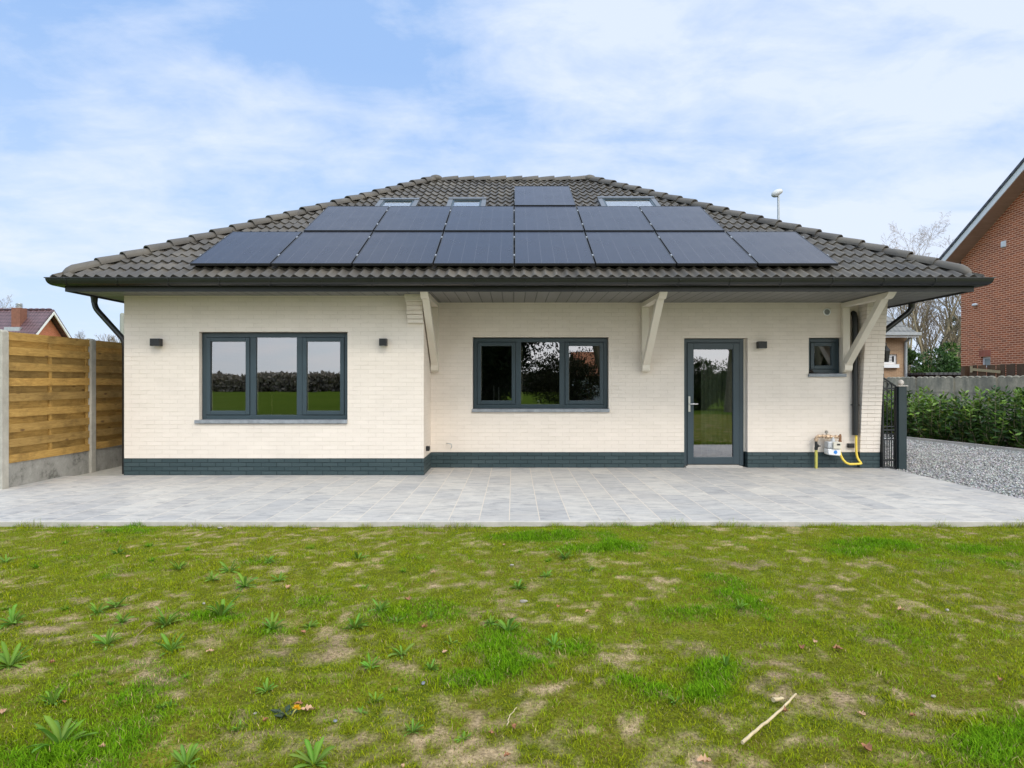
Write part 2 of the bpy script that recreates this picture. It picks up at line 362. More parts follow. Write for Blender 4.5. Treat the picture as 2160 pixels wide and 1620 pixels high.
# ------------------------------------------------------------------ mesh building
ORG = {}
class MB:
    def __init__(s): s.v = []; s.f = []
    def add(s, verts, faces):
        o = len(s.v); s.v += [tuple(p) for p in verts]; s.f += [tuple(i + o for i in fc) for fc in faces]; return s
    def quad(s, a, b, c, d): return s.add([a, b, c, d], [(0, 1, 2, 3)])
    def box(s, x0, x1, y0, y1, z0, z1):
        return s.add([(x0, y0, z0), (x1, y0, z0), (x1, y1, z0), (x0, y1, z0), (x0, y0, z1), (x1, y0, z1), (x1, y1, z1), (x0, y1, z1)],
                     [(0, 3, 2, 1), (4, 5, 6, 7), (0, 1, 5, 4), (1, 2, 6, 5), (2, 3, 7, 6), (3, 0, 4, 7)])
    def obox(s, mat, sx, sy, sz):
        c = [mat @ Vector((x * sx / 2, y * sy / 2, z * sz / 2)) for z in (-1, 1) for (x, y) in ((-1, -1), (1, -1), (1, 1), (-1, 1))]
        return s.add(c, [(0, 3, 2, 1), (4, 5, 6, 7), (0, 1, 5, 4), (1, 2, 6, 5), (2, 3, 7, 6), (3, 0, 4, 7)])
    def bar(s, a, b, w, h, up=(0, 0, 1)):
        a = Vector(a); b = Vector(b); d = (b - a); L = d.length; d.normalize()
        x = d.cross(Vector(up)); x.normalize(); z = x.cross(d)
        mt = Matrix((x, d, z)).transposed().to_4x4(); mt.translation = (a + b) / 2
        return s.obox(mt, w, L, h)
    def prism(s, poly, axis, t0, t1):
        """poly of 2-D points extruded along an axis (0: points are (y,z); 1: (x,z); 2: (x,y))"""
        def p3(p, t):
            return (t, p[0], p[1]) if axis == 0 else ((p[0], t, p[1]) if axis == 1 else (p[0], p[1], t))
        n = len(poly)
        vs = [p3(p, t0) for p in poly] + [p3(p, t1) for p in poly]
        fs = [tuple(range(n - 1, -1, -1)), tuple(range(n, 2 * n))] + [(i, (i + 1) % n, n + (i + 1) % n, n + i) for i in range(n)]
        return s.add(vs, fs)
    def tube(s, pts, r, sides=8, cap=True):
        pts = [Vector(p) for p in pts]; n = len(pts)
        rs = r if hasattr(r, '__len__') else [r] * n
        vs = []; ref = None
        for i, p in enumerate(pts):
            d = (pts[min(i + 1, n - 1)] - pts[max(i - 1, 0)])
            if d.length < 1e-9: d = Vector((0, 0, 1))
            d.normalize()
            if ref is None:
                ref = Vector((1, 0, 0)) if abs(d.x) < 0.8 else Vector((0, 1, 0))
            x = ref - d * ref.dot(d); x.normalize(); ref = x; y = d.cross(x)
            for k in range(sides):
                a = 2 * math.pi * k / sides
                vs.append(p + (x * math.cos(a) + y * math.sin(a)) * rs[i])
        fs = [(i * sides + k, i * sides + (k + 1) % sides, (i + 1) * sides + (k + 1) % sides, (i + 1) * sides + k) for i in range(n - 1) for k in range(sides)]
        if cap:
            fs.append(tuple(range(sides - 1, -1, -1))); fs.append(tuple((n - 1) * sides + k for k in range(sides)))
        return s.add(vs, fs)
    def lathe(s, c, prof, sides=16, axis=2):
        vs = []
        for (r, h) in prof:
            for k in range(sides):
                a = 2 * math.pi * k / sides; p = (r * math.cos(a), r * math.sin(a), h)
                if axis == 1: p = (p[0], h, p[1])
                if axis == 0: p = (h, p[0], p[1])
                vs.append((c[0] + p[0], c[1] + p[1], c[2] + p[2]))
        n = len(prof)
        fs = [(i * sides + k, i * sides + (k + 1) % sides, (i + 1) * sides + (k + 1) % sides, (i + 1) * sides + k) for i in range(n - 1) for k in range(sides)]
        fs.append(tuple(range(sides - 1, -1, -1))); fs.append(tuple((n - 1) * sides + k for k in range(sides)))
        return s.add(vs, fs)
    def ball(s, c, r, sq=(1, 1, 1), seg=12, jit=0.0):
        n = seg // 2; vs = []
        for i in range(n + 1):
            th = math.pi * i / n
            for k in range(seg):
                ph = 2 * math.pi * k / seg; j = 1 + random.uniform(-jit, jit)
                vs.append((c[0] + r * sq[0] * j * math.sin(th) * math.cos(ph), c[1] + r * sq[1] * j * math.sin(th) * math.sin(ph), c[2] + r * sq[2] * j * math.cos(th)))
        return s.add(vs, [(i * seg + k, (i + 1) * seg + k, (i + 1) * seg + (k + 1) % seg, i * seg + (k + 1) % seg) for i in range(n) for k in range(seg)])
    def build(s, name, mat, parent=None, smooth=None, bevel=0.0, org=None):
        me = bpy.data.meshes.new(name)
        o = Vector(org) if org is not None else (ORG[parent.name] if parent is not None else Vector((0, 0, 0)))
        me.from_pydata([(p[0] - o.x, p[1] - o.y, p[2] - o.z) for p in s.v], [], s.f)
        return link(name, me, mat, parent, smooth, bevel, o if parent is None else None, o)
def link(name, me, mat, parent=None, smooth=None, bevel=0.0, loc=None, org=None):
    ob = bpy.data.objects.new(name, me); COL.objects.link(ob)
    if mat is not None: me.materials.append(mat)
    if parent is not None: ob.parent = parent
    elif loc is not None: ob.location = loc
    ORG[ob.name] = Vector(org) if org is not None else Vector((0, 0, 0))
    if smooth is not None:
        me.polygons.foreach_set('use_smooth', [True] * len(me.polygons)); me.set_sharp_from_angle(angle=R(smooth))
    if bevel:
        b = ob.modifiers.new('bevel', 'BEVEL'); b.width = bevel; b.segments = 2; b.limit_method = 'ANGLE'; b.harden_normals = False
    me.update()
    return ob
def tag(o, label, cat, group=None):
    o['label'] = label; o['category'] = cat
    if group: o['group'] = group
    return o
def thing(name, label, cat, loc, group=None):
    o = bpy.data.objects.new(name, None); COL.objects.link(o); o.location = loc; o.empty_display_size = 0.1
    ORG[o.name] = Vector(loc)
    return tag(o, label, cat, group)
def kind(o, k): o['kind'] = k; return o
def np_mesh(name, V, Fq, mat, tint=None, parent=None, org=(0, 0, 0), smooth=False):
    """V (n,3) float, Fq (m,k) int faces of equal size"""
    me = bpy.data.meshes.new(name)
    V = np.asarray(V, dtype=np.float32) - np.asarray(org, dtype=np.float32)
    m, k = Fq.shape
    me.vertices.add(len(V)); me.vertices.foreach_set('co', V.ravel())
    me.loops.add(m * k); me.loops.foreach_set('vertex_index', Fq.astype(np.int32).ravel())
    me.polygons.add(m); me.polygons.foreach_set('loop_start', np.arange(0, m * k, k, dtype=np.int32))
    if smooth: me.polygons.foreach_set('use_smooth', np.ones(m, dtype=bool))
    me.update(calc_edges=True)
    if tint is not None:
        a = me.attributes.new('tint', 'FLOAT_COLOR', 'POINT')
        t = np.ones((len(V), 4), dtype=np.float32); t[:, :3] = tint; a.data.foreach_set('color', t.ravel())
    return link(name, me, mat, parent, None, 0, org if parent is None else None, org)
def leaves(n, P, Dn, size, width, cols, fold=0.25, jitter=0.25):
    """n folded leaves at P pointing along Dn -> V, F, tint"""
    Dn = Dn / np.linalg.norm(Dn, axis=1)[:, None]
    r = rng.normal(size=(n, 3)); S = np.cross(Dn, r); S /= np.linalg.norm(S, axis=1)[:, None]
    U = np.cross(S, Dn)
    L = (size * (1 + jitter * rng.uniform(-1, 1, n)))[:, None]; W = L * width
    v0 = P; v1 = P + Dn * L * 0.5 + S * W * 0.5 + U * L * 0.06 * 1; v2 = P + Dn * L - U * L * 0.12; v3 = P + Dn * L * 0.5 - S * W * 0.5 + U * L * 0.06
    mid = P + Dn * L * 0.52 - U * W * fold
    V = np.stack([v0, v1, v2, v3, mid], 1).reshape(-1, 3)
    b = (np.arange(n) * 5)[:, None]
    F = np.concatenate([b + np.array([[0, 1, 4]]), b + np.array([[1, 2, 4]]), b + np.array([[2, 3, 4]]), b + np.array([[3, 0, 4]])], 0)
    return V, F, np.repeat(cols, 5, axis=0)
def lerp_cols(n, a, b, k=1.0):
    t = (rng.uniform(0, 1, n) ** k)[:, None]
    c = np.asarray(a)[None] * (1 - t) + np.asarray(b)[None] * t
    return c * rng.uniform(0.8, 1.2, n)[:, None]
class VN:                     # smooth value noise on the ground
    def __init__(s, cell, seed): s.c = cell; s.g = np.random.default_rng(seed).uniform(0, 1, (97, 97))
    def __call__(s, x, y):
        u = x / s.c + 43.3; v = y / s.c + 41.7
        i = np.floor(u).astype(int); j = np.floor(v).astype(int); fu = u - i; fv = v - j
        fu = fu * fu * (3 - 2 * fu); fv = fv * fv * (3 - 2 * fv)
        g = s.g; i0 = i % 97; i1 = (i + 1) % 97; j0 = j % 97; j1 = (j + 1) % 97
        return g[i0, j0] * (1 - fu) * (1 - fv) + g[i1, j0] * fu * (1 - fv) + g[i0, j1] * (1 - fu) * fv + g[i1, j1] * fu * fv

# ------------------------------------------------------------------ the house
YF, YB = 9.65, 10.50           # faces of the projecting wall and of the set-back wall
XL, XM, XR = -5.66, -1.305, 5.76
ZS = 2.61                      # soffit
YREAR = 19.5
PL = 0.245                     # plinth height
house = thing('house', 'white painted brick bungalow with dark tiled hip roof and dark plinth', 'house', (0, 14.5, 0))

def wall_holes(mb, x0, x1, z0, z1, y, th, holes, zsplit=()):
    xs = sorted({x0, x1, *[h[0] for h in holes], *[h[1] for h in holes]}); zs = sorted({z0, z1, *zsplit, *[h[2] for h in holes if z0 < h[2] < z1], *[h[3] for h in holes if z0 < h[3] < z1]})
    def solid(i, j):
        if i < 0 or j < 0 or i >= len(xs) - 1 or j >= len(zs) - 1: return False
        cx = (xs[i] + xs[i + 1]) / 2; cz = (zs[j] + zs[j + 1]) / 2
        return not any(h[0] < cx < h[1] and h[2] < cz < h[3] for h in holes)
    for i in range(len(xs) - 1):
        for j in range(len(zs) - 1):
            if not solid(i, j): continue
            a, b, c, d = xs[i], xs[i + 1], zs[j], zs[j + 1]
            mb.quad((a, y, c), (b, y, c), (b, y, d), (a, y, d)); mb.quad((b, y + th, c), (a, y + th, c), (a, y + th, d), (b, y + th, d))
            if not solid(i - 1, j): mb.quad((a, y + th, c), (a, y, c), (a, y, d), (a, y + th, d))
            if not solid(i + 1, j): mb.quad((b, y, c), (b, y + th, c), (b, y + th, d), (b, y, d))
            if not solid(i, j - 1): mb.quad((a, y + th, c), (b, y + th, c), (b, y, c), (a, y, c))
            if not solid(i, j + 1): mb.quad((a, y, d), (b, y, d), (b, y + th, d), (a, y + th, d))
def rect(x0, x1, y0, y1, D):
    a = at(x0, y1, D); b = at(x1, y0, D); return (a.x, b.x, a.z, b.z)
H_left = rect(420, 733, 700, 894, YF)
H_mid = rect(997, 1284, 711, 869, YB)
H_door = list(rect(1443, 1577, 713, 990, YB)); H_door[2] = 0.0
H_small = rect(1706, 1777, 712, 791, YB)
mb = MB(); wall_holes(mb, XL, XM, PL, ZS + 0.02, YF, 0.32, [H_left]); mb.build('wall', M['white_brick'], house)
mb = MB(); wall_holes(mb, XM - 0.30, XR, PL, ZS + 0.02, YB, 0.32, [H_mid, H_door, H_small]); mb.build('wall', M['white_brick'], house)
mb = MB(); mb.box(XM - 0.30, XM, YF + 0.32, YB, PL, ZS + 0.02); mb.build('wall', M['white_brick'], house)
mb = MB(); mb.box(XL, XL + 0.32, YF + 0.32, YREAR, PL, ZS + 0.02); mb.build('wall', M['white_brick'], house)
mb = MB(); mb.box(XR - 0.32, XR, YB + 0.32, YREAR, PL, ZS + 0.02); mb.build('wall', M['white_brick'], house)
mb = MB(); mb.box(XL + 0.32, XR - 0.32, YREAR - 0.32, YREAR, 0, ZS + 0.02); mb.build('wall', M['white_brick'], house)
# plinth, 4 mm proud
g = 0.004
mb = MB(); mb.box(XL - g, XM + g, YF - g, YF + 0.3, -0.02, PL); mb.box(XM - 0.28, XM + g, YF + 0.3, YB - g, -0.02, PL)
mb.build('plinth', M['plinth'], house)
mb = MB(); mb.box(XM - 0.28, H_door[0], YB - g, YB + 0.32, -0.02, PL); mb.box(H_door[1], XR + g, YB - g, YB + 0.32, -0.02, PL); mb.build('plinth', M['plinth'], house)
mb = MB(); mb.box(XL - g, XL + 0.3, YF + 0.3, YREAR, -0.02, PL); mb.build('plinth', M['plinth'], house)
mb = MB(); mb.box(XR - 0.3, XR + g, YB + 0.32, YREAR, -0.02, PL); mb.build('plinth', M['plinth'], house)
# the flaring pier on the right corner: each course of bricks set a little further out than the one below
PX0, PX1 = 5.455, 5.772
mb = MB(); z = PL; i = 0
while z < ZS:
    h = min(0.0615, ZS + 0.015 - z); t = z / ZS; y0 = 10.455 - 0.235 * t ** 1.3
    jx = random.uniform(-0.002, 0.002)
    mb.box(PX0 + 0.001, PX1 - 0.001 + jx, y0, YB - 0.001, z + 0.0025, z + h - 0.0025); z += h; i += 1
mb.prism([(10.459 - 0.235 * (PL / ZS) ** 1.3, PL)] + [(10.459 - 0.235 * (k / 10 * (ZS - PL) + PL) ** 1.3 / ZS ** 1.3, k / 10 * (ZS - PL) + PL) for k in range(1, 11)] + [(YB - 0.002, ZS), (YB - 0.002, PL)], 0, PX0 + 0.004, PX1 - 0.004)
mb.build('corner_pier', M['pier_brick'], house, bevel=0.004)
mb = MB(); mb.box(PX0, PX1, 10.45, YB - g - 0.001, -0.02, PL); mb.build('plinth', M['plinth'], house)
# interior: floor, ceiling, a back partition
mb = MB(); mb.box(XL + 0.32, XM - 0.31, YF + 0.33, 14.6, 0.0, 0.03); mb.box(XM - 0.31, XR - 0.32, YB + 0.33, 14.6, 0.0, 0.03); mb.build('room_floor', M['room_floor'], house)
mb = MB(); mb.box(XL + 0.32, XR - 0.32, 14.6, 14.7, 0.0, ZS); mb.box(XM - 0.12, XM - 0.02, YB + 0.34, 14.6, 0.03, ZS - 0.05); mb.box(3.05 - 0.7, 3.05 - 0.6, YB + 0.34, 14.6, 0.03, ZS - 0.05); mb.build('room_wall', M['room'], house)
mb = MB(); mb.box(XL + 0.3, XR - 0.3, YF + 0.31, YREAR - 0.3, ZS + 0.021, ZS + 0.06); mb.build('ceiling', M['room'], house)

# eaves
FY, FXL, FXR, FYR = 9.05, -6.08, 6.245, 20.1      # fascia lines
mb = MB(); mb.quad((FXL + 0.0, FY, ZS), (FXR, FY, ZS), (XR + 0.02, 9.65 + 0.0, ZS), (XL - 0.02, 9.65, ZS)); mb.quad((XL - 0.02, 9.65, ZS), (XR + 0.02, 9.65, ZS), (XR + 0.02, YB + 0.05, ZS), (XL - 0.02, YB + 0.05, ZS))
mb.build('soffit', M['soffit_x'], house)
mb = MB(); mb.quad((FXL, FY, ZS), (XL - 0.02, 9.65, ZS), (XL - 0.02, FYR - 0.6, ZS), (FXL, FYR, ZS)); mb.build('soffit', M['soffit_y'], house)
mb = MB(); mb.quad((FXR, FY, ZS), (FXR, FYR, ZS), (XR + 0.02, FYR - 0.6, ZS), (XR + 0.02, 9.65, ZS)); mb.build('soffit', M['soffit_y'], house)
mb = MB()
mb.box(FXL - 0.02, FXR + 0.02, FY - 0.022, FY, ZS - 0.025, 2.745); mb.box(FXL - 0.02, FXL, FY, FYR, ZS - 0.025, 2.745); mb.box(FXR, FXR + 0.02, FY, FYR, ZS - 0.025, 2.745); mb.box(FXL - 0.02, FXR + 0.02, FYR, FYR + 0.02, ZS - 0.025, 2.745)
mb.box(FXL, FXR, FY - 0.0, FY + 0.03, ZS - 0.012, ZS - 0.001)
mb.build('fascia', M['fascia'], house)
# half-round gutter swept round the front and both sides
GR, GZ = 0.078, 2.742
prof = []
for k in range(13):
    a = math.pi * k / 12
    prof.append((GR - GR * math.cos(a), -GR * math.sin(a) * 1.18))     # 0..2GR outward
prof += [(2 * GR + 0.012, 0.004), (2 * GR + 0.012, 0.014), (2 * GR, 0.014)]
prof = [(o + 0.024, h) for (o, h) in prof]
def gutter_ring(dist):
    o, h = dist
    x0, x1, y0, y1 = FXL - o, FXR + o, FY - o, FYR + o
    return [(x0, y1, GZ + h), (x0, y0, GZ + h), (x1, y0, GZ + h), (x1, y1, GZ + h)]
mb = MB(); rings = [gutter_ring(p) for p in prof]
vs = [v for r in rings for v in r]; fs = []
for i in range(len(rings) - 1):
    for k in range(3): fs.append((i * 4 + k, i * 4 + k + 1, (i + 1) * 4 + k + 1, (i + 1) * 4 + k))
mb.add(vs, fs)
gut = mb.build('gutter', M['gutter'], house, smooth=40)
gut.modifiers.new('thick', 'SOLIDIFY').thickness = 0.003
x = -6.0
while x < 6.3:
    mb = MB(); pts = [(x + 0.012 * math.sin(k), FY - o * 1.0 - 0.003, GZ + h - 0.003) for k, (o, h) in enumerate(prof[3:14])]
    for a, b in zip(pts[:-1], pts[1:]): mb.bar(a, b, 0.016, 0.006, up=(1, 0, 0)) if False else mb.bar(a, b, 0.006, 0.016, up=(1, 0, 0))
    mb.box(x - 0.008, x + 0.008, FY - 0.19, FY - 0.05, GZ + 0.014, GZ + 0.019)
    x += 0.685; mb.build('gutter_strap', M['gutter'], gut)

# roof
EY, EZ, SL = 8.97, 2.755, 0.537
EXL, EXR = -6.228, 6.331
RY, RXL, RXR = 14.59, -1.70, 1.667
RZ = EZ + SL * (RY - EY); BY = 2 * RY - EY
roof = thing_roof = None
def tile_face(mb, O, U, Vd, L, uL, uR, gauge=0.305, wave=0.1475, sub=8, ph=0.0):
    O = np.array(O, float); U = np.array(U, float); Vd = np.array(Vd, float); Nn = np.cross(U, Vd); Nn /= np.linalg.norm(Nn)
    if Nn[2] < 0: Nn = -Nn
    nr = int(math.ceil(L / gauge)); allv = []; allf = []; off = 0
    for r in range(nr):
        v0 = r * gauge - (0.02 if r == 0 else 0); v1 = min(r * gauge + gauge + 0.03, L)
        a0, b0 = uL(max(v0, 0)), uR(max(v0, 0))
        st = wave / sub; us = np.arange(math.floor(a0 / st) * st, math.ceil(b0 / st) * st + st / 2, st)
        w = 0.019 * np.cos(2 * math.pi * (us / wave + ph)) + 0.004 * np.cos(4 * math.pi * (us / wave + ph) + 0.8)
        jit = 0.002 * rng.normal(size=int(len(us) / (sub * 2)) + 2); tl = np.floor(us / (2 * wave)).astype(int); jj = jit[(tl - tl.min()) % len(jit)]
        lines = []
        for (v, h) in ((v0 + 0.012, -0.006), (v0, 0.030), ((v0 + v1) / 2, 0.015), (v1, 0.0)):
            uu = np.clip(us, uL(min(max(v, 0), L)), uR(min(max(v, 0), L)))
            hh = h + w + jj + (0.012 if h > -0.002 else -0.004)
            lines.append(O[None] + uu[:, None] * U[None] + v * Vd[None] + hh[:, None] * Nn[None])
        n = len(us); allv.append(np.concatenate(lines))
        for k in range(3):
            i = np.arange(n - 1); F4 = np.stack([off + k * n + i, off + k * n + i + 1, off + (k + 1) * n + i + 1, off + (k + 1) * n + i], 1)
            p = np.concatenate(lines)
            keep = (np.linalg.norm(p[F4[:, 0] - off] - p[F4[:, 1] - off], axis=1) + np.linalg.norm(p[F4[:, 2] - off] - p[F4[:, 3] - off], axis=1)) > 1e-6
            allf.append(F4[keep])
        off += 4 * n
    V = np.concatenate(allv); Fq = np.concatenate(allf)
    mb.append((V, Fq))
parts = []
Lf = math.hypot(RY - EY, RZ - EZ); cf, sf = (RY - EY) / Lf, (RZ - EZ) / Lf
tile_face(parts, (0, EY, EZ), (1, 0, 0), (0, cf, sf), Lf, lambda v: EXL + (RXL - EXL) * v / Lf, lambda v: EXR + (RXR - EXR) * v / Lf)
Ls = math.hypot(RXL - EXL, RZ - EZ)
tile_face(parts, (EXL, 0, EZ), (0, -1, 0), ((RXL - EXL) / Ls, 0, (RZ - EZ) / Ls), Ls, lambda v: -(BY + (RY - BY) * v / Ls), lambda v: -(EY + (RY - EY) * v / Ls), sub=6)
Lr = math.hypot(EXR - RXR, RZ - EZ)
tile_face(parts, (EXR, 0, EZ), (0, 1, 0), (-(EXR - RXR) / Lr, 0, (RZ - EZ) / Lr), Lr, lambda v: EY + (RY - EY) * v / Lr, lambda v: BY + (RY - BY) * v / Lr, sub=6)
tile_face(parts, (0, BY, EZ), (-1, 0, 0), (0, -cf, sf), Lf, lambda v: -(EXR + (RXR - EXR) * v / Lf), lambda v: -(EXL + (RXL - EXL) * v / Lf), sub=4)
off = 0; VV = []; FF = []
for (V, Fq) in parts: VV.append(V); FF.append(Fq + off); off += len(V)
roof = np_mesh('roof', np.concatenate(VV), np.concatenate(FF), M['tile'], None, house, tuple(ORG['house']), True)
roof.data.set_sharp_from_angle(angle=R(50)); ORG[roof.name] = ORG['house']
# solid deck under the tiles so that no light leaks in
dk = 0.05
mb = MB(); e = [(EXL + 0.1, EY + 0.1, EZ - dk), (EXR - 0.1, EY + 0.1, EZ - dk), (EXR - 0.1, BY - 0.1, EZ - dk), (EXL + 0.1, BY - 0.1, EZ - dk), (RXL, RY, RZ - dk), (RXR, RY, RZ - dk)]
mb.add(e, [(0, 1, 5, 4), (1, 2, 5), (2, 3, 4, 5), (3, 0, 4)]); mb.build('roof_deck', M['fascia'], roof)
# hip and ridge caps
def caps(name, P0, P1, n, rw=0.118, first_round=False):
    P0 = Vector(P0); P1 = Vector(P1); d = (P1 - P0); L = d.length / n; d.normalize()
    side = d.cross(Vector((0, 0, 1))); side.normalize(); up = side.cross(d); up.normalize()
    mb = MB()
    for i in range(n):
        jit = random.uniform(-0.006, 0.006); r0 = rw * 1.08; r1 = rw * 0.92
        rows = []
        st = [(-0.035, r0 * 1.03, 0.020), (L * 0.12, r0 * 1.0, 0.017), (L * 0.75, r0 * 0.92, 0.002), (L + 0.01, r1 * 0.97, -0.008)]
        if i == 0 and first_round: st = [(-0.16, r0 * 0.30, -0.03), (-0.13, r0 * 0.66, -0.012), (-0.075, r0 * 0.9, 0.0), (0.0, r0, 0.010), (L * 0.75, r0 * 0.93, 0.004), (L + 0.01, r1, -0.004)]
        for (s, r, lift) in st:
            row = []
            for k in range(11):
                a = R(-98 + 196 * k / 10)
                row.append(P0 + d * (i * L + s) + side * (r * math.sin(a)) + up * (r * 0.82 * math.cos(a) + lift + jit))
            rows.append(row)
        inner = [p + (P0 + d * (i * L - 0.03) - p) * 0.16 for p in rows[0]]
        rows = [inner] + rows
        vs = [p for r_ in rows for p in r_]
        mb.add(vs, [(a * 11 + k, a * 11 + k + 1, (a + 1) * 11 + k + 1, (a + 1) * 11 + k) for a in range(len(rows) - 1) for k in range(10)])
    return mb.build(name, M['tile'], roof, smooth=45)
hipd = 0.028
caps('hip_capping', (EXL + 0.17, EY + 0.19, EZ + hipd + 0.09), (RXL, RY, RZ + hipd), 21, 0.104, True)
caps('hip_capping', (EXR - 0.17, EY + 0.19, EZ + hipd + 0.09), (RXR, RY, RZ + hipd), 21, 0.104, True)
caps('hip_capping', (EXL + 0.03, BY - 0.03, EZ + hipd), (RXL, RY, RZ + hipd), 21, 0.104, True)
caps('hip_capping', (EXR - 0.03, BY - 0.03, EZ + hipd), (RXR, RY, RZ + hipd), 21, 0.104, True)
caps('ridge_capping', (RXR - 0.1, RY, RZ - 0.005), (RXL + 0.1, RY, RZ - 0.005), 9, 0.11)
for xx in (RXL, RXR):
    mb = MB(); mb.ball((xx, RY - 0.01, RZ + 0.03), 0.155, (1.0, 0.95, 0.62), 16); mb.build('apex_cap', M['tile'], roof, smooth=50)

def roof_frame(x, D, lift=0.0):       # matrix of a thing lying on the front slope
    Mx = Matrix(((1, 0, 0), (0, cf, -sf), (0, sf, cf))).to_4x4()
    Mx.translation = Vector((x, D, EZ + SL * (D - EY))) + Vector((0, -sf, cf)) * lift
    return Mx
# skylights
def skylight(x0, x1, ytop):
    t = (YC - ytop) / F; D = (EZ + 0.125 - EYE - SL * EY) / (t - SL)
    X0 = (x0 - XC) * D / F; X1 = (x1 - XC) * D / F; w = X1 - X0; L = 1.18
    mtop = roof_frame((X0 + X1) / 2, D, 0.0)
    def bx(mb, x0, x1, y0, y1, z0, z1):
        mm = mtop @ Matrix.Translation(((x0 + x1) / 2, (y0 + y1) / 2, (z0 + z1) / 2)); mb.obox(mm, x1 - x0, y1 - y0, z1 - z0)
    f = MB()
    bx(f, -w / 2, w / 2, -0.10, 0.0, -0.03, 0.115); bx(f, -w / 2, -w / 2 + 0.085, -L, -0.10, -0.03, 0.10); bx(f, w / 2 - 0.085, w / 2, -L, -0.10, -0.03, 0.10); bx(f, -w / 2, w / 2, -L - 0.08, -L, -0.03, 0.10)
    sk = f.build('skylight', M['zinc_frame'], house, bevel=0.006)
    s2 = MB(); bx(s2, -w / 2 + 0.085, -w / 2 + 0.12, -L, -0.10, -0.02, 0.088); bx(s2, w / 2 - 0.12, w / 2 - 0.085, -L, -0.10, -0.02, 0.088); bx(s2, -w / 2 + 0.12, w / 2 - 0.12, -0.15, -0.10, -0.02, 0.088); s2.build('sash', M['frame'], sk)
    p = MB(); bx(p, -w / 2 + 0.12, w / 2 - 0.12, -L, -0.15, 0.076, 0.079); p.build('pane', M['sky_glass'], sk)
    bl = MB(); bx(bl, -w / 2 + 0.12, w / 2 - 0.12, -L, -0.25, 0.066, 0.069); bl.build('blind', M['blind'], sk)
    dkk = MB(); bx(dkk, -w / 2 + 0.12, w / 2 - 0.12, -0.25, -0.15, 0.064, 0.068); dkk.build('recess', M['meter_cream'], sk)
skylight(803.5, 886, 416); skylight(947.5, 1026.5, 415); skylight(1259, 1378, 413)

# brackets under the eaves
def bracket(xc):
    w = 0.112; a = MB()
    zt = ZS - 0.008
    post = MB(); post.box(xc - w / 2, xc + w / 2, YB - 0.075, YB - 0.001, 1.515, 2.53); p = post.build('bracket', M['white_trim'], house, bevel=0.006)
    arm = MB(); ze = zt
    poly = [(YB - 0.001, ze), (YB - 0.001, 2.532), (9.42, 2.532), (9.37, 2.528), (9.31, 2.515), (9.26, 2.52), (9.215, 2.545), (9.18, 2.575), (9.15, ze)]
    arm.prism(poly, 0, xc - w / 2, xc + w / 2); arm.build('arm', M['white_trim'], p, bevel=0.004)
    st = MB(); st.prism([(10.37, 1.60), (10.425, 1.655), (10.425, 1.70), (9.47, 2.530), (9.345, 2.530), (9.345, 2.515)], 0, xc - w / 2 + 0.005, xc + w / 2 - 0.005)
    st.build('strut', M['white_trim'], p, bevel=0.004)
    ft = MB(); ft.prism([(YB - 0.075, 1.515), (YB - 0.10, 1.517), (YB - 0.135, 1.54), (YB - 0.145, 1.58), (YB - 0.15, 1.655), (YB - 0.075, 1.655)], 0, xc - w / 2 - 0.004, xc + w / 2 + 0.004); ft.build('foot', M['white_trim'], p, bevel=0.004)
for xc in (-1.235, 2.075, 5.235): bracket(xc)
# brick corbel at the end of the projecting wall
mb = MB(); z = 2.205
for i in range(5):
    mb.box(-1.535 - 0.0 + random.uniform(-.003, .003), XM + 0.001, YF - 0.055 - i * 0.022, YF + 0.002, z + 0.002, z + 0.060); z += 0.0615
mb.build('corbel', M['white_brick'], house, bevel=0.006)
mb = MB(); mb.box(-1.545, XM + 0.002, YF - 0.185, YF - 0.001, z + 0.002, z + 0.05); mb.box(-1.555, XM + 0.002, YF - 0.20, YF - 0.001, z + 0.05, ZS - 0.002); mb.build('corbel_cap', M['white_trim'], house, bevel=0.004)

# windows and door
TILT = R(-0.30)
def pane(mb, x0, x1, y, z0, z1):
    dz = (z1 - z0) / 2 * math.tan(TILT)
    mb.quad((x0, y + dz, z0), (x1, y + dz, z0), (x1, y - dz, z1), (x0, y - dz, z1))
def ring(mb, x0, x1, z0, z1, w, y0, y1, wb=None):
    wb = wb or w
    mb.box(x0, x0 + w, y0, y1, z0, z1); mb.box(x1 - w, x1, y0, y1, z0, z1); mb.box(x0 + w, x1 - w, y0, y1, z1 - w, z1); mb.box(x0 + w, x1 - w, y0, y1, z0, z0 + wb)
def sill_part(win, X0, X1, z1, yface, over_l, over_r, h=0.055, yback=0.12):
    s = MB(); s.prism([(yface - 0.035, z1 - h), (yface - 0.035, z1 - 0.008), (yface + yback, z1), (yface + yback, z1 - h)], 0, X0 - over_l, X1 + over_r); s.build('sill', M['sill'], win, bevel=0.004)
